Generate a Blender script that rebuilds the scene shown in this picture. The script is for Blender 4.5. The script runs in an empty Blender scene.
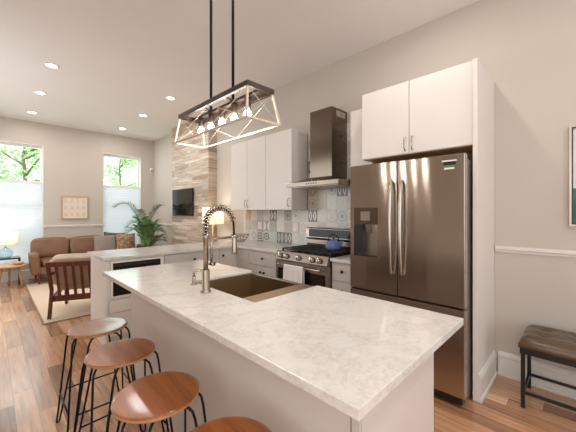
import bpy, bmesh, math, random
from mathutils import Vector, Matrix
random.seed(7)
S = bpy.context.scene
COL = S.collection
PI = math.pi

# ------------------------------------------------------------------ camera
cam_d = bpy.data.cameras.new('camera')
cam_d.sensor_width = 36.0
cam_d.lens = 297.5 / 576 * 36
cam_d.shift_y = -4 / 576
cam_d.clip_start = 0.02
cam = bpy.data.objects.new('camera', cam_d)
COL.objects.link(cam)
cam.location = (0, 0, 1.38)
cam.rotation_euler = (PI / 2, 0, -PI / 4)
S.camera = cam

# ------------------------------------------------------------------ world, large lights, exposure
W = bpy.data.worlds.new('world')
S.world = W
W.use_nodes = True
bg = W.node_tree.nodes['Background']
bg.inputs['Color'].default_value = (0.86, 0.93, 1.0, 1)
bg.inputs['Strength'].default_value = 2.2


def area(name, loc, rot, sx, sy, power, color):
    d = bpy.data.lights.new(name, 'AREA')
    d.shape = 'RECTANGLE'
    d.size, d.size_y = sx, sy
    d.energy = power * .8
    d.color = color
    o = bpy.data.objects.new(name, d)
    COL.objects.link(o)
    o.location = loc
    o.rotation_euler = rot
    return o


# added fill behind camera and on left wall; daylight outside the far windows
area('fill_light_back', (0.75, -2.5, 1.55), (PI / 2, 0, PI), 3.2, 2.1, 44, (0.94, 0.97, 1.0))
area('fill_light_left', (-0.97, -0.7, 1.75), (PI / 2, 0, -PI / 2), 2.6, 2.0, 41, (0.92, 0.965, 1.0))
area('fill_light_living', (-0.97, 5.6, 1.75), (PI / 2, 0, -PI / 2), 3.0, 2.0, 60, (0.88, 0.95, 1.0))
area('daylight_far_window', (1.35, 9.3, 2.0), (-PI / 2, 0, 0), 4.4, 3.0, 95, (0.84, 0.92, 1.0))
sd = bpy.data.lights.new('sun', 'SUN')
sd.energy = 7
sd.angle = 0.01
sun = bpy.data.objects.new('sun', sd)
COL.objects.link(sun)
sun.rotation_euler = Vector((-0.8, 0.5, -1.0)).to_track_quat('-Z', 'Y').to_euler()
S.view_settings.view_transform = 'Standard'
S.view_settings.look = 'None'
S.view_settings.gamma = 1.0
S.view_settings.use_curve_mapping = False
S.view_settings.exposure = 0.06


# ------------------------------------------------------------------ materials
def srgb(r, g, b):
    def f(c):
        c /= 255
        return c / 12.92 if c <= 0.04045 else ((c + 0.055) / 1.055) ** 2.4
    return (f(r), f(g), f(b), 1)


class NT:
    def __init__(self, name):
        self.m = bpy.data.materials.new(name)
        self.m.use_nodes = True
        self.t = self.m.node_tree
        self.b = self.t.nodes['Principled BSDF']

    def n(self, typ, **kw):
        o = self.t.nodes.new(typ)
        for k, v in kw.items():
            setattr(o, k, v)
        return o

    def link(self, a, b):
        self.t.links.new(a, b)

    def math(self, op, a, b=None):
        o = self.n('ShaderNodeMath', operation=op)
        for i, v in enumerate((a, b)):
            if v is None:
                continue
            if isinstance(v, (int, float)):
                o.inputs[i].default_value = v
            else:
                self.link(v, o.inputs[i])
        return o.outputs[0]

    def coords(self, kind='Object'):
        return self.n('ShaderNodeTexCoord').outputs[kind]

    def xyz(self, vec):
        s = self.n('ShaderNodeSeparateXYZ')
        self.link(vec, s.inputs[0])
        return s.outputs

    def comb(self, x, y, z):
        c = self.n('ShaderNodeCombineXYZ')
        for i, v in enumerate((x, y, z)):
            if isinstance(v, (int, float)):
                c.inputs[i].default_value = v
            else:
                self.link(v, c.inputs[i])
        return c.outputs[0]

    def ramp(self, fac, stops, interp='LINEAR'):
        r = self.n('ShaderNodeValToRGB')
        r.color_ramp.interpolation = interp
        e = r.color_ramp.elements
        while len(e) < len(stops):
            e.new(0.5)
        for i, (p, c) in enumerate(stops):
            e[i].position = p
            e[i].color = c
        self.link(fac, r.inputs[0])
        return r.outputs[0]

    def noise(self, vec, scale, detail=3, rough=0.5):
        o = self.n('ShaderNodeTexNoise')
        o.inputs['Scale'].default_value = scale
        o.inputs['Detail'].default_value = detail
        o.inputs['Roughness'].default_value = rough
        if vec is not None:
            self.link(vec, o.inputs['Vector'])
        return o.outputs['Fac']

    def mapping(self, vec, scale=(1, 1, 1), rot=(0, 0, 0)):
        o = self.n('ShaderNodeMapping')
        o.inputs['Scale'].default_value = scale
        o.inputs['Rotation'].default_value = rot
        self.link(vec, o.inputs['Vector'])
        return o.outputs[0]

    def mix(self, fac, a, b, mode='MIX'):
        o = self.n('ShaderNodeMixRGB', blend_type=mode)
        for i, v in enumerate((fac, a, b)):
            if isinstance(v, (int, float)):
                o.inputs[i].default_value = v
            elif isinstance(v, tuple):
                o.inputs[i].default_value = v
            else:
                self.link(v, o.inputs[i])
        return o.outputs[0]

    def bump(self, h, strength=0.2, dist=0.01):
        o = self.n('ShaderNodeBump')
        o.inputs['Strength'].default_value = strength
        o.inputs['Distance'].default_value = dist
        self.link(h, o.inputs['Height'])
        self.link(o.outputs[0], self.b.inputs['Normal'])

    def set(self, **kw):
        for k, v in kw.items():
            self.b.inputs[k.replace('_', ' ')].default_value = v


def plain(name, col, rough=0.5, metal=0.0, var=0.06, scale=6.0, bump=0.0, bscale=200.0, coat=0.0):
    t = NT(name)
    c = t.coords()
    f = t.noise(c, scale)
    lo = tuple(x * (1 - var) for x in col[:3]) + (1,)
    hi = tuple(min(1, x * (1 + var)) for x in col[:3]) + (1,)
    t.link(t.ramp(f, [(0.3, lo), (0.7, hi)]), t.b.inputs['Base Color'])
    t.set(Roughness=rough, Metallic=metal)
    if coat:
        t.b.inputs['Coat Weight'].default_value = coat
        t.b.inputs['Coat Roughness'].default_value = 0.12
    if bump:
        t.bump(t.noise(c, bscale, 2), bump, 0.003)
    return t.m


def wood(name, dark, light, axis=0, rough=0.35, scale=14.0, coat=0.0):
    t = NT(name)
    c = t.coords()
    sc = [scale, scale, scale]
    sc[axis] = scale * 0.07
    v = t.mapping(c, tuple(sc))
    f = t.noise(v, 2.2, 6, 0.62)
    t.link(t.ramp(f, [(0.3, dark), (0.72, light)]), t.b.inputs['Base Color'])
    t.set(Roughness=rough)
    if coat:
        t.b.inputs['Coat Weight'].default_value = coat
        t.b.inputs['Coat Roughness'].default_value = 0.15
    t.bump(f, 0.08, 0.002)
    return t.m


def plank_material(name, along, across, width, length, stops, rough, gap=0.0014, seed=0.0, gapcol=(0.10, 0.058, 0.034, 1), grain=0.5, spec=0.5, coat=0.0):
    """planks by world position; along / across pick the axes ('x','y','z','xy')"""
    t = NT(name)
    g = t.n('ShaderNodeNewGeometry').outputs['Position']
    x, y, z = t.xyz(g)
    ax = {'x': x, 'y': y, 'z': z}
    if along == 'xy':
        u = t.math('SUBTRACT', x, y)
    else:
        u = ax[along]
    v = ax[across]
    row = t.math('FLOOR', t.math('DIVIDE', v, width))
    wn = t.n('ShaderNodeTexWhiteNoise', noise_dimensions='1D')
    t.link(t.math('ADD', row, seed), wn.inputs['W'])
    u2 = t.math('ADD', t.math('DIVIDE', u, length), t.math('MULTIPLY', wn.outputs['Value'], 7.3))
    colm = t.math('FLOOR', u2)
    wn2 = t.n('ShaderNodeTexWhiteNoise', noise_dimensions='2D')
    t.link(t.comb(row, colm, 0.0), wn2.inputs['Vector'])
    base = t.ramp(wn2.outputs['Value'], stops, 'LINEAR')
    # grain
    gv = t.comb(t.math('MULTIPLY', u, 1.6), t.math('MULTIPLY', v, 26.0), t.math('MULTIPLY', wn2.outputs['Value'], 31.0))
    gr = t.noise(gv, 1.5, 5, 0.6)
    grc = t.ramp(gr, [(0.28, (0.50, 0.46, 0.42, 1)), (0.72, (1.35, 1.33, 1.30, 1))])
    c = t.mix(grain, base, grc, 'MULTIPLY')
    fv = t.math('FRACT', t.math('DIVIDE', v, width))
    fu = t.math('FRACT', u2)
    e1 = t.math('LESS_THAN', fv, gap / width)
    e2 = t.math('LESS_THAN', fu, gap / length)
    e = t.math('MAXIMUM', e1, e2)
    c = t.mix(e, c, gapcol)
    t.link(c, t.b.inputs['Base Color'])
    t.set(Roughness=rough)
    t.b.inputs['Specular IOR Level'].default_value = spec
    t.b.inputs['Coat Weight'].default_value = coat
    t.b.inputs['Coat Roughness'].default_value = 0.18
    t.bump(t.math('SUBTRACT', t.math('MULTIPLY', gr, 0.25), e), 0.12, 0.002)
    return t.m


def steel(name, col, rough, aniso=0.0, rot=0.0, brush_axis=None):
    t = NT(name)
    t.set(Metallic=1.0, Roughness=rough)
    if aniso:
        tg = t.n('ShaderNodeTangent', direction_type='RADIAL', axis='Z')
        t.link(tg.outputs[0], t.b.inputs['Tangent'])
        t.b.inputs['Anisotropic'].default_value = aniso
        t.b.inputs['Anisotropic Rotation'].default_value = rot
    c = t.coords()
    sc = (1, 1, 1) if brush_axis is None else tuple(2 if i == brush_axis else 180 for i in range(3))
    f = t.noise(t.mapping(c, sc), 1.5, 2)
    t.link(t.ramp(f, [(0.3, tuple(x * 0.95 for x in col[:3]) + (1,)), (0.7, tuple(min(1, x * 1.05) for x in col[:3]) + (1,))]), t.b.inputs['Base Color'])
    return t.m


def emit(name, col, strength):
    t = NT(name)
    t.set(Base_Color=col)
    t.b.inputs['Emission Color'].default_value = col
    t.b.inputs['Emission Strength'].default_value = strength
    return t.m


def translucent(name, col, frac=0.55, bumpscale=0):
    t = NT(name)
    d = t.n('ShaderNodeBsdfDiffuse')
    tr = t.n('ShaderNodeBsdfTranslucent')
    mx = t.n('ShaderNodeMixShader')
    f = t.noise(t.coords(), 30, 2)
    c = t.ramp(f, [(0.3, tuple(x * 0.97 for x in col[:3]) + (1,)), (0.7, col)])
    t.link(c, d.inputs['Color'])
    t.link(c, tr.inputs['Color'])
    mx.inputs[0].default_value = frac
    t.link(d.outputs[0], mx.inputs[1])
    t.link(tr.outputs[0], mx.inputs[2])
    t.link(mx.outputs[0], t.t.nodes['Material Output'].inputs['Surface'])
    return t.m


def clear_glass(name, tint=(0.97, 0.99, 1.0, 1), gloss=0.08):
    t = NT(name)
    a = t.n('ShaderNodeBsdfTransparent')
    a.inputs[0].default_value = tint
    b = t.n('ShaderNodeBsdfGlossy')
    b.inputs['Roughness'].default_value = 0.02
    lw = t.n('ShaderNodeLayerWeight')
    lw.inputs['Blend'].default_value = 0.5
    mx = t.n('ShaderNodeMixShader')
    t.link(t.math('ADD', t.math('MULTIPLY', t.math('POWER', lw.outputs['Facing'], 4.0), 0.5), 0.03), mx.inputs[0])
    t.link(a.outputs[0], mx.inputs[1])
    t.link(b.outputs[0], mx.inputs[2])
    t.link(mx.outputs[0], t.t.nodes['Material Output'].inputs['Surface'])
    return t.m


M = {}
M['wall'] = plain('wall_paint', srgb(198, 188, 177), 0.75, var=0.012, scale=2, bump=0.03, bscale=350)
M['ceiling'] = plain('ceiling_paint', srgb(234, 229, 225), 0.85, var=0.01, scale=2)
M['trim'] = plain('trim_paint', srgb(226, 220, 212), 0.35, var=0.01)
M['wainscot'] = plain('wainscot_paint', srgb(196, 184, 172), 0.6, var=0.012, scale=2)
M['floor'] = plank_material('floor_planks', 'y', 'x', 0.118, 1.05, [
    (0.0, srgb(150, 104, 74)), (0.25, srgb(196, 146, 108)), (0.5, srgb(218, 170, 130)),
    (0.75, srgb(176, 128, 94)), (1.0, srgb(236, 196, 158))], 0.25, grain=0.75, spec=0.8, coat=0.5)
M['stonewood'] = plank_material('wood_look_wall_tile', 'xy', 'z', 0.072, 0.62, [
    (0.0, srgb(158, 138, 118)), (0.3, srgb(200, 186, 168)), (0.55, srgb(176, 158, 138)),
    (0.8, srgb(214, 204, 190)), (1.0, srgb(188, 178, 166))], 0.4, gap=0.003, gapcol=srgb(140, 124, 108), grain=0.85)
M['white_cab'] = plain('white_cabinet_paint', srgb(229, 221, 214), 0.32, var=0.008)
M['grey_cab'] = plain('grey_cabinet_paint', srgb(204, 196, 189), 0.38, var=0.01)
M['island_paint'] = plain('island_panel_paint', srgb(216, 207, 200), 0.42, var=0.012)
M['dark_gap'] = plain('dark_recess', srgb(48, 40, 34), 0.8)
M['brown_gap'] = plain('raw_brown_board', srgb(112, 84, 58), 0.7)
M['black_metal'] = plain('black_metal', srgb(30, 27, 25), 0.35, 0.6)
M['black'] = plain('black_plastic', srgb(24, 22, 21), 0.35)
M['iron'] = plain('cast_iron', srgb(38, 36, 35), 0.55)
M['chrome'] = steel('brushed_nickel', srgb(190, 182, 172), 0.24)
M['nickel'] = steel('satin_nickel', srgb(172, 160, 146), 0.27)
M['steel'] = steel('brushed_steel', srgb(164, 153, 140), 0.28, brush_axis=1)
M['hoodsteel'] = steel('hood_steel', srgb(140, 128, 116), 0.25, brush_axis=1)
M['sinksteel'] = steel('satin_sink_steel', srgb(196, 172, 138), 0.36)
M['fridge'] = steel('fridge_steel', srgb(180, 168, 158), 0.165, aniso=1.0, rot=0.25)
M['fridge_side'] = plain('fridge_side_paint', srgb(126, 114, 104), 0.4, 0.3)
M['darksteel'] = steel('dark_steel', srgb(120, 108, 96), 0.16)
M['black_glass'] = plain('black_glass', srgb(20, 16, 14), 0.08)
for nd in M['black_glass'].node_tree.nodes:
    if nd.type == 'BSDF_PRINCIPLED':
        nd.inputs['Specular IOR Level'].default_value = 0.28
M['bulb'] = emit('lit_bulb', (1.0, 0.93, 0.83, 1), 60)
M['can'] = emit('lit_diffuser', (1.0, 0.9, 0.78, 1), 14)
M['wash'] = wood('weathered_white_wood', srgb(186, 166, 146), srgb(226, 210, 192), 1, 0.6)
M['dark_wood'] = wood('dark_brown_wood', srgb(46, 35, 27), srgb(72, 56, 44), 1, 0.5)
M['walnut'] = wood('walnut_veneer', srgb(108, 56, 20), srgb(178, 102, 44), 1, 0.28, 11, 1.0)
M['chair_wood'] = wood('reddish_chair_wood', srgb(74, 34, 20), srgb(116, 58, 35), 2, 0.35, 16)
M['ply'] = wood('plywood_edge', srgb(176, 132, 88), srgb(206, 166, 120), 0, 0.5)
M['oak'] = wood('pale_oak', srgb(176, 138, 98), srgb(212, 178, 138), 0, 0.45)
M['sofa'] = plain('brown_leather', srgb(132, 96, 72), 0.38, var=0.12, scale=5, bump=0.08, bscale=120)
M['chair_leather'] = plain('taupe_leather', srgb(176, 152, 130), 0.42, var=0.07, bump=0.06, bscale=120)
M['bench_leather'] = plain('espresso_leather', srgb(88, 70, 52), 0.23, var=0.15, scale=4, bump=0.10, bscale=60)
M['grey_fabric'] = plain('grey_fabric', srgb(150, 138, 132), 0.9, var=0.1, scale=40, bump=0.2, bscale=400)
M['rug'] = plain('woven_jute', srgb(226, 202, 176), 0.95, var=0.12, scale=90, bump=0.35, bscale=300)
M['rug_edge'] = plain('rug_binding', srgb(150, 128, 100), 0.9)
M['shade'] = translucent('cellular_shade_cloth', srgb(224, 230, 236), 0.20)
M['lampshade'] = translucent('lamp_shade_cloth', srgb(238, 224, 202), 0.34)
M['pane'] = clear_glass('window_glass')
M['glass'] = clear_glass('lamp_glass', (0.88, 0.93, 0.96, 1))
M['leaf'] = plain('palm_leaf', srgb(74, 112, 50), 0.45, var=0.35, scale=9)
M['tree_leaf'] = translucent('tree_leaf', srgb(190, 216, 158), 0.5)
M['bark'] = plain('bark', srgb(140, 126, 112), 0.9, var=0.2)
M['pot'] = plain('woven_pot', srgb(170, 136, 100), 0.8, var=0.15, scale=60)
M['soil'] = plain('soil', srgb(60, 46, 36), 0.95)
M['towel'] = plain('white_towel', srgb(232, 224, 218), 0.95, var=0.03, bump=0.25, bscale=500)
M['enamel'] = plain('blue_enamel', srgb(104, 122, 176), 0.12, var=0.15, scale=8)
M['white_plastic'] = plain('white_plastic', srgb(235, 230, 224), 0.35, var=0.005)
M['tv'] = plain('tv_screen', srgb(22, 17, 15), 0.07)
M['paper'] = plain('art_paper', srgb(226, 212, 196), 0.8, var=0.02)
M['sketch'] = plain('faint_ink', srgb(214, 198, 180), 0.8)
M['teal'] = plain('teal_paint', srgb(60, 112, 116), 0.6, var=0.4, scale=7)
M['canvas_white'] = plain('white_canvas', srgb(226, 226, 222), 0.6, var=0.05, scale=4)
M['frame_dark'] = plain('dark_frame', srgb(58, 50, 46), 0.4)
M['frame_silver'] = plain('pale_frame', srgb(206, 194, 182), 0.3, 0.3)
M['grass'] = plain('lawn_grass', srgb(120, 150, 84), 0.95, var=0.3, scale=3)
M['green_sticker'] = plain('green_print', srgb(96, 128, 62), 0.4)


def quartz():
    t = NT('white_quartz')
    g = t.n('ShaderNodeNewGeometry').outputs['Position']
    n0 = t.n('ShaderNodeTexNoise')
    n0.inputs['Scale'].default_value = 3.2
    n0.inputs['Detail'].default_value = 6
    t.link(g, n0.inputs['Vector'])
    warp = t.mix(0.35, g, n0.outputs['Color'], 'ADD')
    f = t.noise(warp, 4.0, 8, 0.65)
    vein = t.math('ABSOLUTE', t.math('SUBTRACT', f, 0.5))
    c1 = t.ramp(vein, [(0.0, srgb(208, 201, 194)), (0.02, srgb(219, 213, 207)), (0.09, srgb(223, 218, 212))])
    fine = t.noise(g, 60, 3, 0.6)
    c2 = t.ramp(fine, [(0.3, (0.93, 0.92, 0.91, 1)), (0.7, (1.03, 1.03, 1.03, 1))])
    t.link(t.mix(1.0, c1, c2, 'MULTIPLY'), t.b.inputs['Base Color'])
    t.set(Roughness=0.12)
    return t.m


M['quartz'] = quartz()


def patterned_pillow():
    t = NT('brown_patterned_fabric')
    c = t.coords()
    f = t.noise(c, 16, 4, 0.7)
    t.link(t.ramp(f, [(0.35, srgb(92, 68, 54)), (0.5, srgb(170, 138, 108)), (0.68, srgb(206, 180, 150))]), t.b.inputs['Base Color'])
    t.set(Roughness=0.85)
    return t.m


M['pattern'] = patterned_pillow()
TILES = {
    'light': srgb(226, 222, 212), 'white': srgb(236, 231, 222), 'green': srgb(202, 210, 200), 'pale': srgb(212, 207, 198),
    'mid': srgb(176, 172, 166), 'dark': srgb(120, 116, 114), 'tan': srgb(188, 164, 130), 'beige': srgb(212, 200, 180), 'grout': srgb(222, 216, 206)}
for k, v in TILES.items():
    M['tile_' + k] = plain('tile_glaze_' + k, v, 0.22, var=0.05, scale=14)


# ------------------------------------------------------------------ geometry helpers
def mw(o):
    m = o.matrix_basis.copy()
    while o.parent is not None:
        o = o.parent
        m = o.matrix_basis @ m
    return m


class B:
    """collects shapes in one bmesh; build() links ONE mesh object"""

    def __init__(self):
        self.bm = bmesh.new()
        self.mats = []

    def mi(self, m):
        if m is None:
            return 0
        if m not in self.mats:
            self.mats.append(m)
        return self.mats.index(m)

    def _absorb(self, bm2, m, smooth=False):
        i = self.mi(m)
        vm = {}
        for v in bm2.verts:
            vm[v] = self.bm.verts.new(v.co)
        for f in bm2.faces:
            try:
                nf = self.bm.faces.new([vm[v] for v in f.verts])
            except ValueError:
                continue
            nf.material_index = i
            nf.smooth = smooth or f.smooth
        bm2.free()

    def box(self, x0, x1, y0, y1, z0, z1, m=None, bev=0.0, mat=None, seg=2):
        b = bmesh.new()
        bmesh.ops.create_cube(b, size=1)
        for v in b.verts:
            v.co = Vector(((x0 + x1) / 2 + v.co.x * (x1 - x0), (y0 + y1) / 2 + v.co.y * (y1 - y0), (z0 + z1) / 2 + v.co.z * (z1 - z0)))
        if bev:
            bmesh.ops.bevel(b, geom=b.edges[:], offset=bev, segments=seg, affect='EDGES', profile=0.6)
        if mat is not None:
            b.transform(mat)
        self._absorb(b, m)
        return self

    def prism(self, pts, z0, z1, m=None, bev=0.0, axis='z'):
        """polygon extruded; axis z: pts=(x,y); axis y: pts=(x,z), z0,z1 are y; axis x: pts=(y,z)"""
        b = bmesh.new()

        def P(p, h):
            return {'z': (p[0], p[1], h), 'y': (p[0], h, p[1]), 'x': (h, p[0], p[1])}[axis]
        lo = [b.verts.new(P(p, z0)) for p in pts]
        hi = [b.verts.new(P(p, z1)) for p in pts]
        b.faces.new(lo)
        b.faces.new(hi)
        n = len(pts)
        for i in range(n):
            b.faces.new([lo[i], lo[(i + 1) % n], hi[(i + 1) % n], hi[i]])
        bmesh.ops.recalc_face_normals(b, faces=b.faces[:])
        if bev:
            bmesh.ops.bevel(b, geom=b.edges[:], offset=bev, segments=2, affect='EDGES', profile=0.6)
        self._absorb(b, m)
        return self

    def tube(self, pts, r, m=None, n=8, closed=False, caps=True):
        b = bmesh.new()
        P = [Vector(p) for p in pts]
        k = len(P)
        rs = r if isinstance(r, (list, tuple)) else [r] * k
        rings = []
        up = None
        for i in range(k):
            if closed:
                t = (P[(i + 1) % k] - P[i - 1])
            else:
                t = P[min(i + 1, k - 1)] - P[max(i - 1, 0)]
            t.normalize()
            if up is None:
                up = Vector((0, 0, 1)) if abs(t.z) < 0.9 else Vector((1, 0, 0))
            up = up - t * up.dot(t)
            if up.length < 1e-6:
                up = t.orthogonal()
            up.normalize()
            s = t.cross(up)
            rings.append([b.verts.new(P[i] + (up * math.cos(a) + s * math.sin(a)) * rs[i]) for a in [2 * PI * j / n for j in range(n)]])
        rng = k if closed else k - 1
        for i in range(rng):
            A, C = rings[i], rings[(i + 1) % k]
            for j in range(n):
                f = b.faces.new([A[j], A[(j + 1) % n], C[(j + 1) % n], C[j]])
                f.smooth = True
        if caps and not closed:
            b.faces.new(rings[0])
            b.faces.new(rings[-1])
        bmesh.ops.recalc_face_normals(b, faces=b.faces[:])
        self._absorb(b, m)
        return self

    def bar(self, a, c, w, h, m=None):
        """rectangular bar from a to c, w across, h in the other direction"""
        a, c = Vector(a), Vector(c)
        t = (c - a)
        L = t.length
        t.normalize()
        up = Vector((0, 0, 1)) if abs(t.z) < 0.95 else Vector((0, 1, 0))
        s = t.cross(up).normalized()
        u = s.cross(t)
        mt = Matrix((s, t, u)).transposed().to_4x4()
        mt.translation = (a + c) / 2
        return self.box(-w / 2, w / 2, -L / 2, L / 2, -h / 2, h / 2, m, min(w, h) * 0.12, mt, 1)

    def lathe(self, prof, c=(0, 0, 0), n=28, m=None, mat=None, smooth=True):
        b = bmesh.new()
        rings = []
        for (r, z) in prof:
            if r < 1e-6:
                rings.append([b.verts.new((0, 0, z))])
            else:
                rings.append([b.verts.new((r * math.cos(2 * PI * j / n), r * math.sin(2 * PI * j / n), z)) for j in range(n)])
        for i in range(len(rings) - 1):
            A, C = rings[i], rings[i + 1]
            for j in range(n):
                j2 = (j + 1) % n
                if len(A) == 1 and len(C) == 1:
                    continue
                if len(A) == 1:
                    f = b.faces.new([A[0], C[j2], C[j]])
                elif len(C) == 1:
                    f = b.faces.new([A[j], A[j2], C[0]])
                else:
                    f = b.faces.new([A[j], A[j2], C[j2], C[j]])
                f.smooth = smooth
        bmesh.ops.recalc_face_normals(b, faces=b.faces[:])
        if mat is not None:
            b.transform(mat)
        b.transform(Matrix.Translation(c))
        self._absorb(b, m)
        return self

    def cushion(self, x0, x1, y0, y1, z0, z1, m=None, e=0.3, mat=None, n=28):
        """superellipsoid block: a stuffed cushion"""
        b = bmesh.new()
        cx, cy, cz = (x0 + x1) / 2, (y0 + y1) / 2, (z0 + z1) / 2
        a = ((x1 - x0) / 2, (y1 - y0) / 2, (z1 - z0) / 2)

        def pw(v, p):
            return math.copysign(abs(v) ** p, v)
        rings = []
        for i in range(n // 2 + 1):
            th = -PI / 2 + PI * i / (n // 2)
            ring = []
            for j in range(n):
                ph = 2 * PI * j / n
                p = Vector((a[0] * pw(math.cos(th), e * 1.4) * pw(math.cos(ph), e), a[1] * pw(math.cos(th), e * 1.4) * pw(math.sin(ph), e), a[2] * pw(math.sin(th), e * 1.4)))
                ring.append(b.verts.new(p + Vector((cx, cy, cz))))
            rings.append(ring)
        for i in range(n // 2):
            for j in range(n):
                f = b.faces.new([rings[i][j], rings[i][(j + 1) % n], rings[i + 1][(j + 1) % n], rings[i + 1][j]])
                f.smooth = True
        bmesh.ops.remove_doubles(b, verts=b.verts[:], dist=1e-5)
        bmesh.ops.recalc_face_normals(b, faces=b.faces[:])
        if mat is not None:
            b.transform(mat)
        self._absorb(b, m)
        return self

    def pillow(self, w, h, t, mat, m=None, n=14):
        b = bmesh.new()
        for sgn in (1, -1):
            g = []
            for i in range(n + 1):
                row = []
                for j in range(n + 1):
                    u, v = -1 + 2 * i / n, -1 + 2 * j / n
                    d = max(0, (1 - u * u) * (1 - v * v)) ** 0.45
                    pin = 1 - 0.07 * (1 - abs(u) ** 2) * abs(v) ** 4
                    pin2 = 1 - 0.07 * (1 - abs(v) ** 2) * abs(u) ** 4
                    row.append(b.verts.new((u * w / 2 * pin2, sgn * d * t / 2, v * h / 2 * pin)))
                g.append(row)
            for i in range(n):
                for j in range(n):
                    f = b.faces.new([g[i][j], g[i + 1][j], g[i + 1][j + 1], g[i][j + 1]])
                    f.smooth = True
        bmesh.ops.remove_doubles(b, verts=b.verts[:], dist=1e-5)
        bmesh.ops.recalc_face_normals(b, faces=b.faces[:])
        b.transform(mat)
        self._absorb(b, m)
        return self

    def poly(self, pts, m=None, smooth=False):
        f = self.bm.faces.new([self.bm.verts.new(p) for p in pts])
        f.material_index = self.mi(m)
        f.smooth = smooth
        return self

    def build(self, name, mat=None, parent=None, local=False):
        me = bpy.data.meshes.new(name)
        self.bm.to_mesh(me)
        self.bm.free()
        if self.mats:
            # faces that were given no material use slot 0 = the object's own material
            for m in self.mats:
                me.materials.append(m)
        else:
            me.materials.append(mat)
        o = bpy.data.objects.new(name, me)
        COL.objects.link(o)
        if parent is not None:
            o.parent = parent
            if not local:
                me.transform(mw(parent).inverted())
        return o


def tag(o, label, cat, group=None, kind=None):
    o['label'] = label
    o['category'] = cat
    if group:
        o['group'] = group
    if kind:
        o['kind'] = kind
    return o


def thing(name, label, cat, loc=(0, 0, 0), rz=0.0, group=None):
    o = bpy.data.objects.new(name, None)
    o.empty_display_size = 0.1
    COL.objects.link(o)
    o.location = loc
    o.rotation_euler = (0, 0, rz)
    return tag(o, label, cat, group)


def solo(b, name, mat, label, cat, base, group=None):
    """a thing that is one mesh, its origin at BASE"""
    o = b.build(name, mat)
    o.data.transform(Matrix.Translation(-Vector(base)))
    o.location = base
    return tag(o, label, cat, group)


def struct(b, name, mat, parent=None):
    o = b.build(name, mat, parent)
    if parent is None:
        o['kind'] = 'structure'
    return o


def kids(o):
    return [c for c in bpy.data.objects if c.parent == o]


def copy_tree(o, parent=None):
    c = o.copy()
    COL.objects.link(c)
    if parent is not None:
        c.parent = parent
    for ch in kids(o):
        copy_tree(ch, c)
    return c


def place(o, loc, label=None, rz=None):
    o.location = loc
    if rz is not None:
        o.rotation_euler = (0, 0, rz)
    if label:
        o['label'] = label
    return o


# ================================================================== SETTING
XW, YF, CZ, XL, YB = 3.07, 8.13, 3.26, -1.0, -2.6       # right wall, far wall, ceiling, left wall, back wall
WIN = [(-0.06, 0.795), (1.895, 2.748)]
WZ0, WZ1 = 0.29, 2.79
struct(B().box(XL - .2, XW + .2, YB - .2, YF + .25, -0.12, 0), 'floor', M['floor'])
struct(B().box(XL - .2, XW + .2, YB - .2, YF + .25, CZ, CZ + 0.15), 'ceiling', M['ceiling'])
b = B()
b.box(XL - .2, WIN[0][0], YF, YF + .22, 0, CZ)
b.box(WIN[0][1], WIN[1][0], YF, YF + .22, 0, CZ)
b.box(WIN[1][1], XW + .2, YF, YF + .22, 0, CZ)
for a, c in WIN:
    b.box(a, c, YF, YF + .22, WZ1, CZ)
    b.box(a, c, YF, YF + .22, 0, WZ0)
struct(b, 'wall_far', M['wall'])
struct(B().box(XW, XW + .2, YB, YF, 0, CZ), 'wall_right', M['wall'])
struct(B().box(XL - .2, XL, YB, YF, 0, CZ), 'wall_left', M['wall'])
b = B()
b.box(XL, -0.9, YB - .2, YB, 0, CZ).box(2.4, XW, YB - .2, YB, 0, CZ)
b.box(-0.9, 2.4, YB - .2, YB, 2.65, CZ).box(-0.9, 2.4, YB - .2, YB, 0, 0.45)  # opening added behind the camera for the fill light
struct(b, 'wall_back', M['wall'])
# the wood-look tile column
struct(B().box(2.89, XW + .01, 5.0, 6.585, 0, CZ), 'wall_fireplace', M['stonewood'])
# chair rails and baseboards
def rail_x(b, x, y0, y1, m):       # on the right wall, facing -X
    b.prism([(x, 1.042), (x - .012, 1.042), (x - .014, 1.056), (x - .026, 1.066), (x - .026, 1.084), (x - .018, 1.092), (x, 1.092)], y0, y1, m, axis='y')
struct((lambda b: (rail_x(b, XW, YB + .001, .545, None), b)[1])(B()), 'trim_1', M['trim'])
b = B()
b.prism([(YF, 1.042), (YF - .012, 1.042), (YF - .014, 1.056), (YF - .026, 1.066), (YF - .026, 1.084), (YF - .018, 1.092), (YF, 1.092)], WIN[0][1] + .01, WIN[1][0] - .01, None, axis='x')
struct(b, 'trim_2', M['trim'])
struct((lambda b: (rail_x(b, XW, 6.60, YF - .03, None), b)[1])(B()), 'trim_3', M['trim'])
def base_x(b, x, y0, y1):
    b.prism([(x, 0), (x - .028, 0), (x - .028, .022), (x - .018, .03), (x - .018, .15), (x - .024, .158), (x - .022, .178), (x - .01, .195), (x, .198)], y0, y1, None, axis='y')
b = B(); base_x(b, XW, YB + .001, .525); struct(b, 'baseboard_right', M['trim'])
b = B(); base_x(b, XW, 6.60, YF - .03); struct(b, 'baseboard_corner', M['trim'])
b = B()
b.prism([(YF, 0), (YF - .022, 0), (YF - .018, .15), (YF - .022, .17), (YF - .006, .198), (YF, .198)], XL + .001, XW - .03, None, axis='x')
struct(b, 'baseboard_far', M['trim'])

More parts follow.
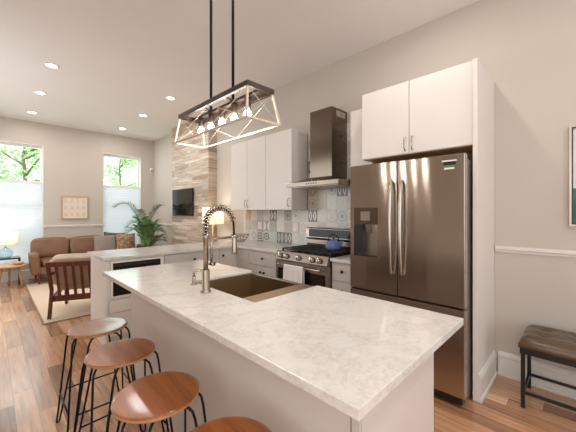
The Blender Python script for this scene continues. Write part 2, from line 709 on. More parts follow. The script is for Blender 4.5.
# windows: frame, transom rail, panes, sill
for i, (a, c) in enumerate(WIN):
    y = YF + .10
    f = B()
    t = 0.045
    f.box(a + .002, a + t, y, y + .07, WZ0 + .002, WZ1 - .002, None, .004).box(c - t, c - .002, y, y + .07, WZ0 + .002, WZ1 - .002, None, .004)
    f.box(a + t, c - t, y, y + .07, WZ1 - .06, WZ1 - .002, None, .004).box(a + t, c - t, y, y + .07, WZ0 + .002, WZ0 + .07, None, .004)
    f.box(a + t, c - t, y + .01, y + .06, 1.50, 1.55, None, .004)
    f.box(a + .0005, a + .010, YF - .004, y, WZ0 + .021, WZ1 - .0005).box(c - .010, c - .0005, YF - .004, y, WZ0 + .021, WZ1 - .0005).box(a + .010, c - .010, YF - .004, y, WZ1 - .010, WZ1 - .0005)
    fr = struct(f, 'window_%d' % (i + 1), M['white_plastic'])
    fr['kind'] = 'structure'
    B().box(a + t, c - t, y + .03, y + .036, 1.55, WZ1 - .06).build('pane', M['pane'], fr)
    B().box(a + t, c - t, y + .03, y + .036, WZ0 + .07, 1.50).build('pane', M['pane'], fr)
    B().box(a + .002, c - .002, YF + .002, y - .002, WZ0 + .001, WZ0 + .02, None, .004).build('window_sill', M['trim'], fr)
    # top-down cellular shade: pleated cloth with head and bottom rails
    lab = ['white pleated half-raised window shade behind the table lamp, left window', 'white pleated half-raised window shade behind the sofa, window beside the palm'][i]
    r = thing('window_shade', lab, 'window shade', ((a + c) / 2, YF + .06, WZ0 + .03), 0, 'cellular shades in the far windows')
    cl = B()
    x0, x1 = a + .012, c - .012
    n = 76
    for s in range(n):
        z0 = WZ0 + .045 + (1.99 - WZ0 - .045) * s / n
        z1 = WZ0 + .045 + (1.99 - WZ0 - .045) * (s + 1) / n
        y0 = YF + .055 + (.003 if s % 2 else 0)
        y1 = YF + .055 + (0 if s % 2 else .003)
        cl.poly([(x0, y0, z0), (x1, y0, z0), (x1, y1, z1), (x0, y1, z1)])
    cl.build('pleated_cloth', M['shade'], r)
    B().box(x0, x1, YF + .042, YF + .072, 1.99, 2.03, None, .004).build('top_rail', M['white_plastic'], r)
    B().box(x0, x1, YF + .042, YF + .072, WZ0 + .022, WZ0 + .045, None, .004).build('bottom_rail', M['white_plastic'], r)

# unseen frame behind the camera, added for the fill light there
b = B()
b.box(-.9, -.84, YB - .12, YB - .05, .45, 2.65).box(2.34, 2.4, YB - .12, YB - .05, .45, 2.65).box(-.84, 2.34, YB - .12, YB - .05, 2.59, 2.65)
b.box(-.84, 2.34, YB - .12, YB - .05, .45, .51).box(.72, .78, YB - .12, YB - .05, .51, 2.59)
struct(b, 'window_3', M['white_plastic'])

for nm, ya, yb in (('window_4', -2.0, .6), ('window_5', 4.1, 7.1)):  # frames added on the unseen left wall around its two fill lights
    b = B()
    b.box(XL, XL + .05, ya - .06, ya, .69, 2.81).box(XL, XL + .05, yb, yb + .06, .69, 2.81)
    b.box(XL, XL + .05, ya, yb, .69, .75).box(XL, XL + .05, ya, yb, 2.75, 2.81)
    struct(b, nm, M['white_plastic'])

# outside: lawn and two trees beyond the far windows
struct(B().box(-14, 18, YF + .5, 40, -1.3, -1.2), 'ground', M['grass'])


def tree(x, y, h, spread, n, label, seed):
    rnd = random.Random(seed)
    r = thing('leafy_tree', label, 'tree', (x, y, -1.2))
    t = B()
    t.tube([(x, y, -1.2), (x + .08, y, h * .3), (x - .05, y + .1, h * .65), (x + .1, y, h)], [.10, .08, .05, .02])
    tips = []
    for k in range(16):
        z = h * rnd.uniform(.3, .95)
        a = rnd.uniform(0, 2 * PI)
        L = spread * rnd.uniform(.5, 1)
        p1 = Vector((x + math.cos(a) * L * .5, y + math.sin(a) * L * .5, z + .3))
        p2 = Vector((x + math.cos(a) * L, y + math.sin(a) * L, z + rnd.uniform(.1, .8)))
        t.tube([(x, y, z - .2), p1, p2], [.05, .03, .012], n=6)
        tips += [p1, p2, (p1 + p2) / 2]
    t.build('trunk', M['bark'], r)
    f = B()
    for k in range(n):
        c = rnd.choice(tips) + Vector((rnd.gauss(0, .42), rnd.gauss(0, .42), rnd.gauss(0, .36)))
        s = rnd.uniform(.06, .13)
        u = Vector((rnd.gauss(0, 1), rnd.gauss(0, 1), rnd.gauss(0, 1))).normalized()
        v = u.orthogonal().normalized()
        f.poly([c - u * s, c + v * s * .5, c + u * s, c - v * s * .5])
    f.build('foliage', M['tree_leaf'], r)


tree(0.9, 14.5, 5.2, 2.4, 3800, 'light green leafy tree seen outside above the left window shade', 3)
tree(6.3, 22.5, 6.6, 3.2, 6500, 'light green leafy tree seen outside above the shade by the palm', 5)

# ================================================================== LIVING AREA
# rug
r = thing('area_rug', 'beige woven rug under the armchair and in front of the sofa', 'rug', (1.55, 6.1, 0))
B().box(.47, 2.43, 4.70, 7.50, .001, .011, None, .003).build('rug_field', M['rug'], r)
e = B()
e.box(.45, .47, 4.68, 7.52, .001, .012).box(2.43, 2.45, 4.68, 7.52, .001, .012).box(.47, 2.43, 4.68, 4.70, .001, .012).box(.47, 2.43, 7.50, 7.52, .001, .012)
e.build('rug_binding', M['rug_edge'], r)

# sofa
SX0, SX1, SY0, SY1 = .535, 2.60, 7.22, 8.06
r = thing('leather_sofa', 'brown leather three-seat sofa on tapered wooden legs under the far windows', 'sofa', ((SX0 + SX1) / 2, 7.65, 0))
B().box(SX0 + .03, SX1 - .03, SY0 + .03, SY1 - .02, .20, .34, None, .02).build('base', M['sofa'], r)
for s in (0, 1):
    bb = B()
    x0 = SX0 if s == 0 else SX1 - .15
    mt = Matrix.Translation((x0 + .075, 0, .2)) @ Matrix.Rotation((-.07 if s == 0 else .07), 4, 'Y') @ Matrix.Translation((-(x0 + .075), 0, -.2))
    bb.cushion(x0, x0 + .14, SY0, 7.66, .20, .61, None, .22, mt)
    bb.build('armrest', M['sofa'], r)
mt = Matrix.Translation((0, 7.9, .3)) @ Matrix.Rotation(-.10, 4, 'X') @ Matrix.Translation((0, -7.9, -.3))
B().cushion(SX0 + .04, 2.43, 7.86, 8.0, .28, .82, None, .2, mt).build('backrest', M['sofa'], r)
cw = (SX1 - SX0 - .30) / 3
for k in range(3):
    x0 = SX0 + .15 + cw * k
    B().cushion(x0 + .003, x0 + cw - .003, SY0 + .01, 7.82, .335, .47, None, .24).build('seat_cushion', M['sofa'], r)
    mt = Matrix.Translation((0, 7.72, .46)) @ Matrix.Rotation(-.16, 4, 'X') @ Matrix.Translation((0, -7.72, -.46))
    bw = (2.44 - SX0 - .02) / 3
    x0 = SX0 + .02 + bw * k
    B().cushion(x0 + .003, x0 + bw - .003, 7.64, 7.84, .46, .865, None, .30, mt).build('back_cushion', M['sofa'], r)
for (lx, ly) in ((SX0 + .12, SY0 + .1), (SX1 - .12, SY0 + .1), (SX0 + .12, SY1 - .12), (SX1 - .12, SY1 - .12)):
    z0 = .0125 if ly < 7.5 else .001
    B().lathe([(0, z0), (.016, z0), (.03, .21), (0, .21)], (lx, ly, 0), 14).build('leg', M['chair_wood'], r)


def throw(x, y, z, w, h, t, mat, label, rx=-.15, rz=0, ry=0):
    mt = Matrix.Translation((x, y, z)) @ Matrix.Rotation(rz, 4, 'Z') @ Matrix.Rotation(rx, 4, 'X') @ Matrix.Rotation(ry, 4, 'Y')
    bb = B().pillow(w, h, t, mt)
    return solo(bb, 'throw_pillow', M[mat], label, 'pillow', (x, y, z - h / 2), 'throw pillows on the sofa')


throw(1.76, 7.35, .685, .45, .40, .12, 'grey_fabric', 'grey fabric throw pillow on the sofa, left of the patterned one')
throw(2.165, 7.335, .692, .42, .41, .12, 'pattern', 'brown and tan patterned throw pillow on the sofa near the palm', rz=.08)
throw(1.96, 7.475, .725, .44, .40, .09, 'bench_leather', 'dark brown throw pillow tucked behind the grey and patterned pillows', ry=.10)

# armchair with slatted wooden back, turned toward the sofa
r = thing('lounge_armchair', 'wooden lounge armchair with slatted back and taupe cushions standing on the rug', 'armchair', (.99, 5.0, .020), -.40)
W2 = .35


def lb(f, name, mat, parent=r):
    bb = B()
    f(bb)
    return bb.build(name, M[mat], parent, local=True)


for s in (-1, 1):
    lb(lambda q: q.bar((s * W2, -.36, 0), (s * W2, -.27, .36), .036, .045) and q.bar((s * W2, -.27, .34), (s * W2, -.42, .70), .036, .05), 'rear_post', 'chair_wood')
    lb(lambda q: q.bar((s * W2, .34, 0), (s * W2, .30, .56), .036, .045), 'front_leg', 'chair_wood')
    lb(lambda q: q.cushion(s * W2 - .035, s * W2 + .035, -.36, .36, .555, .59, None, .25), 'armrest', 'chair_wood')
    lb(lambda q: q.bar((s * W2, -.27, .235), (s * W2, .32, .30), .025, .06), 'side_rail', 'chair_wood')
lb(lambda q: q.bar((-W2 - .02, -.425, .70), (W2 + .02, -.425, .70), .03, .06), 'top_rail', 'chair_wood')
lb(lambda q: q.bar((-W2, -.275, .235), (W2, -.275, .235), .03, .075), 'rear_rail', 'chair_wood')
lb(lambda q: q.bar((-W2, .31, .30), (W2, .31, .30), .03, .07), 'front_rail', 'chair_wood')
for k in range(7):
    x = -W2 + .0875 * (k + 1) - .0
    x = -W2 + 2 * W2 * (k + 1) / 8
    lb(lambda q: q.bar((x, -.278, .26), (x, -.42, .68), .032, .014), 'back_slat', 'chair_wood')
lb(lambda q: q.cushion(-W2 + .025, W2 - .025, -.20, .33, .305, .43, None, .28), 'seat_cushion', 'chair_leather')
mt = Matrix.Translation((0, -.135, .40)) @ Matrix.Rotation(.36, 4, 'X')
lb(lambda q: q.cushion(-W2 - .02, W2 + .02, -.085, .085, .0, .415, None, .22, mt), 'back_cushion', 'chair_leather')

# low oak side table in front, black metal table behind it with the lamp
r = thing('side_table', 'low round pale oak side table on tapered legs left of the sofa', 'side table', (.25, 7.42, 0))
B().lathe([(0, .385), (.25, .385), (.262, .395), (.262, .407), (.255, .413), (0, .413)], (.25, 7.42, 0), 40).build('tabletop', M['oak'], r)
for k in range(3):
    a = -.5 + k * 2 * PI / 3
    B().tube([(.25 + .13 * math.cos(a), 7.42 + .13 * math.sin(a), .385), (.25 + .19 * math.cos(a), 7.42 + .19 * math.sin(a), .001)], [.024, .014], n=12).build('leg', M['oak'], r)
r = thing('side_table', 'taller black metal side table with glass top behind the oak table', 'side table', (.18, 7.86, 0))
tb = B()
for x in (-.04, .40):
    for y in (7.70, 8.02):
        tb.box(x - .009, x + .009, y - .009, y + .009, .001, .50)
tb.box(-.04, .40, 7.69, 7.71, .482, .50).box(-.04, .40, 8.01, 8.03, .482, .50).box(-.05, -.03, 7.7, 8.02, .482, .50).box(.39, .41, 7.7, 8.02, .482, .50)
tb.build('table_frame', M['black_metal'], r)
B().box(-.05, .41, 7.69, 8.03, .5005, .508, None, .002).build('tabletop', M['black_glass'], r)
solo(B().lathe([(0, .4145), (.05, .4145), (.075, .43), (.085, .46), (.078, .46), (.068, .436), (0, .425)], (.36, 7.40, 0), 24), 'wooden_bowl', M['oak'],
     'small pale wooden bowl on the round oak side table', 'bowl', (.36, 7.40, .4145))


def table_lamp(name, x, y, z, label, glass, sw0, sw1, sz0, sz1, basefn, power):
    r = thing(name, label, 'lamp', (x, y, z))
    basefn(r)
    B().lathe([(sw0, sz0), (sw1, sz1)], (x, y, 0), 40).build('lamp_shade', M['lampshade'], r)
    B().tube([(x + sw0 * math.cos(a), y + sw0 * math.sin(a), sz0) for a in [2 * PI * k / 32 for k in range(32)]], .003, None, 6, True).build('shade_ring', M['nickel'], r)
    B().lathe([(0, sz0 + .03), (.012, sz0 + .035), (.03, sz0 + .08), (.03, sz0 + .10), (.012, sz0 + .135), (0, sz0 + .14)], (x, y, 0), 14).build('bulb', M['can'], r)
    d = bpy.data.lights.new('lamp_light', 'POINT')
    d.energy = power * .8
    d.color = (1, .88, .72)
    d.shadow_soft_size = .05
    lo = bpy.data.objects.new('lamp_light', d)
    COL.objects.link(lo)
    lo.parent = r
    lo.location = (0, 0, (sz0 + sz1) / 2 + .05 - z)


def glass_base(r):
    x, y = .20, 7.86
    B().lathe([(0, .5085), (.075, .5085), (.085, .515), (.11, .56), (.115, .60), (.10, .645), (.05, .685), (.018, .70), (.018, .70), (.046, .682), (.096, .643), (.110, .60), (.105, .562), (.08, .52), (0, .516)], (x, y, 0), 32).build('glass_body', M['glass'], r)
    B().lathe([(0, .70), (.022, .70), (.022, .72), (.008, .725), (.008, .80), (0, .80)], (x, y, 0), 16).build('neck', M['nickel'], r)


table_lamp('table_lamp', .20, 7.86, .5085, 'clear round glass table lamp with cream drum shade left of the sofa', True, .19, .175, .755, .985, glass_base, 7)

# framed print on the far wall
r = thing('framed_print', 'small framed pale botanical print on the far wall between the windows', 'picture', (1.345, YF - .001, 1.22))
fb = B()
x0, x1, z0, z1 = 1.093, 1.594, 1.22, 1.74
fb.box(x0, x0 + .02, YF - .03, YF - .001, z0, z1).box(x1 - .02, x1, YF - .03, YF - .001, z0, z1).box(x0 + .02, x1 - .02, YF - .03, YF - .001, z0, z0 + .02).box(x0 + .02, x1 - .02, YF - .03, YF - .001, z1 - .02, z1)
fb.build('picture_frame', M['oak'], r)
ar = B()
ar.box(x0 + .02, x1 - .02, YF - .012, YF - .002, z0 + .02, z1 - .02, M['paper'])
for i in range(4):
    for j in range(3):
        cx, cz = x0 + .085 + i * .11, z0 + .11 + j * .15
        pts = [(cx + .028 * math.cos(t) * (1 - .4 * math.sin(t)), YF - .0125, cz + .05 * math.sin(t)) for t in [2 * PI * k / 14 for k in range(14)]]
        ar.poly(pts, M['sketch'])
ar.build('print', None, r)

# potted palm
PX, PY = 2.45, 6.88
r = thing('potted_palm', 'green potted palm with arching fronds beside the sofa in the far corner', 'plant', (PX, PY, 0))
B().lathe([(0, .013), (.14, .013), (.17, .05), (.19, .30), (.195, .36), (.18, .36), (.172, .33), (0, .33)], (PX, PY, 0), 32).build('pot', M['pot'], r)
B().lathe([(0, .345), (.17, .335)], (PX, PY, 0), 24).build('soil', M['soil'], r)
fol = B()
stems = B()
rp = random.Random(11)


def frond(az, reach, apex, tip, nleaf=26, ll=.26):
    """a frond that climbs to APEX and bends over to REACH out at height TIP"""
    ca, sa = math.cos(az), math.sin(az)
    ox, oy = PX + rp.uniform(-.05, .05), PY + rp.uniform(-.05, .05)
    c = [(0, .33), (reach * .12, .33 + (apex - .33) * .75), (reach * .45, apex * 1.10), (reach, tip)]
    n = 18
    pts = []
    for k in range(n + 1):
        t = k / n
        w = ((1 - t) ** 3, 3 * t * (1 - t) ** 2, 3 * t * t * (1 - t), t ** 3)
        h = sum(w[q] * c[q][0] for q in range(4))
        z = sum(w[q] * c[q][1] for q in range(4))
        pts.append(Vector((ox + ca * h, oy + sa * h, z)))
    stems.tube(pts, [.011 * (1 - .75 * i / n) for i in range(n + 1)], None, 6)
    for k in range(nleaf):
        u = .36 + .64 * k / (nleaf - 1)
        f = u * n
        i = min(int(f), n - 1)
        q = pts[i].lerp(pts[i + 1], f - i)
        t = (pts[i + 1] - pts[i]).normalized()
        side = Vector((-sa, ca, 0))
        upv = side.cross(t)
        if upv.z < 0:
            upv = -upv
        le = ll * (math.sin(PI * (.16 + .76 * (u - .36) / .64)) * .8 + .25) * rp.uniform(.85, 1.1)
        for s_ in (1, -1):
            dd = (side * s_ * .75 + t * .7 + upv * rp.uniform(.05, .35)).normalized()
            w = t * .009
            mid = q + dd * le * .5 + Vector((0, 0, -.005))
            tp = q + dd * le + Vector((0, 0, -le * .20))
            tp.x = min(tp.x, XW - .03)
            mid.x = min(mid.x, XW - .03)
            fol.poly([q - w * .5, mid - w, tp, mid + w, q + w * .5])


# screen-left of the camera is (-1,1) = azimuth 2.36, screen-right (1,-1) = -.79
frond(2.36, .72, 1.60, 1.50, 32, .27)
frond(-.85, .38, 1.38, 1.52, 28, .22)
frond(2.0, .18, 1.25, 1.42, 22, .2)
frond(2.8, .40, 1.22, 1.05)
frond(-2.3, .30, 1.20, 1.20)
frond(-2.8, .42, 1.05, .95)
frond(-1.3, .36, 1.10, .98)
frond(-.5, .34, 1.02, .92)
frond(-.9, .42, .85, .80)
frond(.6, .26, 1.15, 1.10)
frond(-1.9, .44, .90, .75)
frond(-2.35, .25, .95, 1.05)
frond(2.36, .30, 1.0, 1.08, 22, .2)
frond(-.79, .20, 1.0, 1.10, 22, .2)
frond(-.72, .46, .74, .74, 26, .2)
frond(-.95, .34, .68, .86, 26, .2)
fol.build('fronds', M['leaf'], r)
stems.build('stems', M['leaf'], r)

# wall-mounted television on the tile column
r = thing('television', 'flat black television mounted on the wood-look tile column', 'television', (2.88, 5.98, 1.3))
B().box(2.845, 2.87, 5.55, 6.47, 1.30, 1.865, None, .004).build('tv_body', M['black'], r)
B().box(2.8425, 2.8445, 5.562, 6.458, 1.318, 1.85).build('screen', M['tv'], r)
B().box(2.87, 2.8895, 5.85, 6.1, 1.45, 1.7).build('wall_bracket', M['black_metal'], r)

# motion sensor in the far corner
r = thing('motion_sensor', 'small white motion sensor high in the far wall corner', 'sensor', (3.0, YF - .001, 2.43))
B().cushion(2.965, 3.035, YF - .06, YF - .001, 2.43, 2.54, None, .4).build('sensor_body', M['white_plastic'], r)
B().box(2.98, 3.02, YF - .062, YF - .056, 2.45, 2.48).build('lens', M['black'], r)

# console table with lamp between the peninsula and the tile column
r = thing('console_table', 'narrow pale oak console table against the right wall behind the peninsula', 'table', (2.78, 4.58, 0))
B().box(2.55, 3.04, 4.28, 4.90, .72, .75, None, .004).build('tabletop', M['oak'], r)
for x in (2.58, 3.01):
    for y in (4.31, 4.87):
        B().box(x - .02, x + .02, y - .02, y + .02, .001, .72).build('leg', M['oak'], r)


def stem_base(r):
    x, y = 2.76, 4.62
    B().lathe([(0, .751), (.08, .751), (.08, .765), (.02, .775), (.012, .79), (.012, 1.20), (0, 1.20)], (x, y, 0), 24).build('stem', M['nickel'], r)


table_lamp('table_lamp', 2.76, 4.62, .751, 'lit table lamp with cream shade seen behind the arch of the kitchen faucet', False, .185, .18, 1.165, 1.46, stem_base, 7)

# ================================================================== KITCHEN CABINETS
CT, CB = .92, .89
FX = 2.42                     # face of the wall run, facing -X
FY = 3.425                    # face of the peninsula, facing -Y


def knob(parent, p, d):
    """small round knob at p sticking out along d ('-x','-y','+y')"""
    rot = {'-x': Matrix.Rotation(-PI / 2, 4, 'Y'), '-y': Matrix.Rotation(PI / 2, 4, 'X'), '+x': Matrix.Rotation(PI / 2, 4, 'Y')}[d]
    return B().lathe([(0, 0), (.006, 0), (.006, .012), (.015, .016), (.016, .022), (.012, .027), (0, .028)], p, 16, None, rot).build('knob', M['black_metal'], parent)


def pull(parent, x, y, z0, z1, m='nickel'):
    return B().tube([(x, y, z0), (x - .018, y, z0 + .004), (x - .028, y, z0 + .025), (x - .031, y, (z0 + z1) / 2), (x - .028, y, z1 - .025), (x - .018, y, z1 - .004), (x, y, z1)], .0048, None, 8).build('handle', M[m], parent)


G = .0025
# --- drawer cabinet right of the corner (wall run)
def wall_base(name, label, y0, y1, layout, toe=True):
    r = thing(name, label, 'cabinet', (2.75, (y0 + y1) / 2, 0), 0, 'grey base cabinets')
    bb = B()
    bb.box(FX + .02, XW - .021, y0 + .001, y1 - .001, .10, CB - .002)
    bb.build('body', M['grey_cab'], r)
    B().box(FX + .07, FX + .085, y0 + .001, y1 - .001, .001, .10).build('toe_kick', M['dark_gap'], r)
    for (kind, a0, a1, z0, z1, knobs) in layout:
        d = B().box(FX, FX + .019, a0 + G, a1 - G, z0 + G, z1 - G, None, .002).build(kind, M['grey_cab'], r)
        for (ky, kz) in knobs:
            knob(d, (FX - .0005, ky, kz), '-x')
    return r


wall_base('base_cabinet', 'grey base cabinet with top drawer and two doors left of the range', 2.572, 3.16, [
    ('drawer', 2.572, 3.16, .70, CB - .004, [(2.866, .795)]),
    ('door', 2.572, 2.866, .105, .70, [(2.83, .62)]),
    ('door', 2.866, 3.16, .105, .70, [(2.902, .62)])])
wall_base('base_cabinet', 'narrow grey drawer cabinet squeezed between the range and the refrigerator', 1.535, 1.798, [
    ('drawer', 1.535, 1.798, .70, CB - .004, [(1.6665, .80)]),
    ('drawer', 1.535, 1.798, .49, .70, [(1.6665, .61)]),
    ('drawer', 1.535, 1.798, .105, .49, [(1.6665, .36)])])
# --- corner unit, two doors meeting at the inner corner
r = thing('base_cabinet', 'grey corner base cabinet where the peninsula meets the wall run', 'cabinet', (2.75, 3.7, 0), 0, 'grey base cabinets')
B().prism([(2.145, FY + .02), (FX + .02, FY + .02), (FX + .02, 3.162), (XW - .021, 3.162), (XW - .021, 4.03), (2.145, 4.03)], .10, CB - .002).build('body', M['grey_cab'], r)
B().box(FX, FX + .019, 3.16 + G, FY - .002, .105, CB - .004, None, .002).build('door', M['grey_cab'], r)
d = B().box(2.14 + G, FX - .002, FY, FY + .019, .105, CB - .004, None, .002).build('door', M['grey_cab'], r)
knob(d, (2.19, FY - .0005, .80), '-y')
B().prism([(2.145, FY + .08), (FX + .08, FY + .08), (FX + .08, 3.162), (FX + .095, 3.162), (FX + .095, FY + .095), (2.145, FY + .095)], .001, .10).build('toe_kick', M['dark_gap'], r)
# --- peninsula drawer cabinet
r = thing('base_cabinet', 'wide grey peninsula cabinet with drawers between the microwave and the corner', 'cabinet', (1.78, 3.75, 0), 0, 'grey base cabinets')
B().box(1.417, 2.141, FY + .02, 4.03, .10, CB - .002).build('body', M['grey_cab'], r)
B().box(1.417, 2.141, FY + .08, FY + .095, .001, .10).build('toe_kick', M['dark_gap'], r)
for z0, z1, kz in ((.70, CB - .004, .80), (.42, .70, .60), (.105, .42, .32)):
    d = B().box(1.417 + G, 2.14 - G, FY, FY + .019, z0 + G, z1 - G, None, .002).build('drawer', M['grey_cab'], r)
    knob(d, (1.78, FY - .0005, kz), '-y')
# --- peninsula end cabinet with microwave niche
r = thing('base_cabinet', 'white peninsula end cabinet with a built-in microwave niche', 'cabinet', (1.11, 3.75, 0), 0, 'grey base cabinets')
eb = B()
eb.box(.82, .845, FY - .003, 4.05, .001, CB - .002, None, .002)
eb.build('end_panel', M['white_cab'], r)
eb = B()
eb.box(.846, .862, FY + .002, 4.03, .10, CB - .002).box(1.397, 1.413, FY + .002, 4.03, .10, CB - .002)
eb.box(.862, 1.397, FY + .02, 4.03, .10, .12).box(.862, 1.397, FY + .002, 4.03, .478, .496).box(.862, 1.397, 4.01, 4.03, .12, CB - .002)
eb.box(.862, 1.397, FY + .002, 4.01, .872, CB - .002)
eb.build('body', M['white_cab'], r)
B().box(.846, 1.413, FY + .03, FY + .045, .001, .10).build('toe_kick', M['white_cab'], r)
for z0, z1 in ((.345, .478), (.105, .345)):
    B().box(.846 + G, 1.413 - G, FY - .018, FY + .001, z0 + G, z1 - G, None, .002).build('drawer', M['white_cab'], r)
r = thing('microwave', 'white framed built-in microwave with black glass door in the peninsula end', 'microwave', (1.13, 3.7, .497))
B().box(.87, 1.389, FY + .01, 3.85, .499, .868).build('body', M['black'], r)
fb = B()
x0, x1, z0, z1 = .863, 1.396, .4965, .8715
fb.box(x0, x0 + .022, FY - .012, FY + .009, z0, z1).box(x1 - .028, x1, FY - .012, FY + .009, z0, z1)
fb.box(x0 + .022, x1 - .028, FY - .012, FY + .009, z0, z0 + .016).box(x0 + .022, x1 - .028, FY - .012, FY + .009, z1 - .018, z1)
fb.build('trim_frame', M['white_plastic'], r)
B().box(x0 + .0225, x1 - .0285, FY - .004, FY + .008, z0 + .0165, z1 - .0185).build('glass_door', M['black_glass'], r)
B().box(x0 + .035, x1 - .04, FY - .006, FY - .0045, z1 - .06, z1 - .03).build('control_strip', M['black'], r)

# --- countertops (continuous L and the short piece by the refrigerator)
def slab(name, pts, label):
    c = B().prism(pts, CB, CT, None, .003)
    return solo(c, name, M['quartz'], label, 'countertop', (pts[0][0], pts[0][1], CB))


slab('countertop', [(.79, 3.40), (2.39, 3.40), (2.39, 2.566), (XW - .022, 2.566), (XW - .022, 4.085), (.79, 4.085)], 'white quartz countertop running along the peninsula and round the corner to the range')
slab('countertop', [(2.39, 1.53), (XW - .022, 1.53), (XW - .022, 1.802), (2.39, 1.802)], 'short white quartz countertop between the range and the refrigerator')

# --- patchwork tile backsplash
bs = B()
TX = XW - .02
bs.box(TX, XW - .0005, 1.50, 4.11, .90, 1.408, M['tile_grout'])
bs.box(TX, XW - .0005, 1.80, 2.655, 1.408, 2.45, M['tile_grout'])
TW, TH = .157, .1633
rt = random.Random(5)


def yz(cy, cz, pts, e, m):
    bs.poly([(TX - e, cy - p[0], cz + p[1]) for p in pts], M['tile_' + m])


def circ(r, n=20, sx=1, sz=1):
    return [(r * sx * math.cos(2 * PI * k / n), r * sz * math.sin(2 * PI * k / n)) for k in range(n)]


def tile(cy, cz, w, h, base, motif=None, ink='white'):
    a, c = w / 2 - .0018, h / 2 - .0018
    bs.box(TX - .003, TX, cy - a, cy + a, cz - c, cz + c, M['tile_' + base], .0012, None, 1)
    s = min(a, c)
    if motif == 'ring':
        yz(cy, cz, circ(s * .78), .0034, ink); yz(cy, cz, circ(s * .52), .0038, base); yz(cy, cz, circ(s * .22), .0042, ink)
    elif motif == 'circle':
        yz(cy, cz, circ(s * .82), .0034, ink); yz(cy, cz, circ(s * .70), .0038, base); yz(cy, cz, [(p[0], p[1]) for p in circ(s * .45, 4)], .0042, ink)
    elif motif == 'leaf':
        for sx in (-.47, .47):
            yz(cy, cz, [(a * sx + a * .36 * math.sin(PI * t) * q, c * (-.92 + 1.84 * t)) for q, ts in ((1, [k / 10 for k in range(11)]), (-1, [k / 10 for k in range(9, 0, -1)])) for t in ts], .0034, ink)
            yz(cy, cz, [(a * sx + a * .12 * math.sin(PI * t) * q, c * (-.6 + 1.2 * t)) for q, ts in ((1, [k / 10 for k in range(11)]), (-1, [k / 10 for k in range(9, 0, -1)])) for t in ts], .0038, base)
    elif motif == 'stripe':
        for k in range(5):
            x = -a * .8 + a * .4 * k
            yz(cy, cz, [(x - a * .09, -c * .9), (x + a * .09, -c * .9), (x + a * .09, c * .9), (x - a * .09, c * .9)], .0034, ink)
    elif motif == 'frame':
        for q, m_ in ((.85, ink), (.68, base), (.4, ink), (.22, base)):
            yz(cy, cz, [(-a * q, -c * q), (a * q, -c * q), (a * q, c * q), (-a * q, c * q)], .003 + .0004 * (5 - q * 5) + .0002, m_)
    elif motif == 'arc':
        for sx in (-1, 1):
            yz(cy, cz, [(sx * a * .95 - sx * s * .75 * math.cos(t), s * .9 * math.sin(t)) for t in [-PI / 2 + PI * k / 12 for k in range(13)]], .0034, ink)
    elif motif == 'diamond':
        yz(cy, cz, [(-a * .9, 0), (0, -c * .9), (a * .9, 0), (0, c * .9)], .0034, ink)
        yz(cy, cz, [(-a * .55, 0), (0, -c * .55), (a * .55, 0), (0, c * .55)], .0038, base)
    elif motif == 'diag':
        for k in range(4):
            o_ = -.9 + .5 * k
            yz(cy, cz, [(a * o_, -c * .9), (a * (o_ + .2), -c * .9), (a * min(.95, o_ + .5), c * .9), (a * min(.9, o_ + .3), c * .9)], .0034, ink)


L = [  # columns from the range leftwards: (top, middle, bottom)
    [('pale', None), ('light', 'ring', 'pale'), ('green', None)],
    [('light', 'circle', 'mid'), ('pale', None), ('pale', 'diamond', 'light')],
    [('mid', 'circle', 'dark'), ('pale', 'stripe', 'mid'), ('dark', 'leaf', 'pale')],
    [('light', 'diag', 'pale'), ('light', None), ('dark', 'leaf', 'pale')],
    [('dark', 'leaf', 'white'), ('mid', 'stripe', 'pale'), ('green', None)],
    [('pale', 'diamond', 'green'), ('mid', 'arc', 'white'), ('pale', 'ring', 'dark')],
    [('mid', 'diag', 'pale'), ('mid', None), ('dark', 'frame', 'white')],
    [('beige', 'stripe', 'white'), ('pale', 'diag', 'mid'), ('pale', 'diamond', 'mid')],
    [('tan', None), ('mid', 'stripe', 'pale'), ('pale', 'circle', 'mid')],
]
for k, colm in enumerate(L):
    cy = 2.657 + TW * (k + .5)
    for j, tl in enumerate(colm):
        tile(cy, CT + TH * (2.5 - j), TW, TH, *tl)
R = [  # above the range, rows from the counter up, columns left to right
    [('pale', None), ('light', None), ('pale', None), ('light', None)],
    [('light', None), ('pale', None), ('light', None), ('pale', None)],
    [('dark', 'leaf', 'white'), ('light', 'circle', 'white'), ('pale', 'ring', 'light'), ('green', 'circle', 'mid')],
    [('pale', 'circle', 'tan'), ('beige', 'frame', 'pale'), ('light', None), ('pale', None)],
    [('beige', 'diamond', 'tan'), ('beige', None), ('light', 'circle', 'mid'), ('dark', 'leaf', 'white')],
    [('light', None), ('pale', 'ring', 'mid'), ('beige', None), ('pale', None)],
    [('dark', 'leaf', 'white'), ('light', None), ('pale', 'circle', 'mid'), ('mid', 'arc', 'white')],
    [('light', None), ('mid', 'stripe', 'pale'), ('light', 'ring', 'mid'), ('pale', None)],
    [('pale', 'circle', 'mid'), ('light', None), ('mid', 'arc', 'white'), ('light', None)],
]
for j, row in enumerate(R):
    for k in range(6):
        cy = 2.657 - TW * (k + .5)
        if j > 2 and (k > 5 or cy < 1.80):
            continue
        tl = row[k] if k < 4 else (('pale', None) if (j + k) % 2 else ('light', 'circle', 'mid'))
        tile(cy, CT + TH * (j + .5), TW, TH, *tl)
solo(bs, 'tile_backsplash', None, 'patchwork of grey and white patterned tiles on the wall behind the range', 'backsplash', (TX, 2.8, CT))
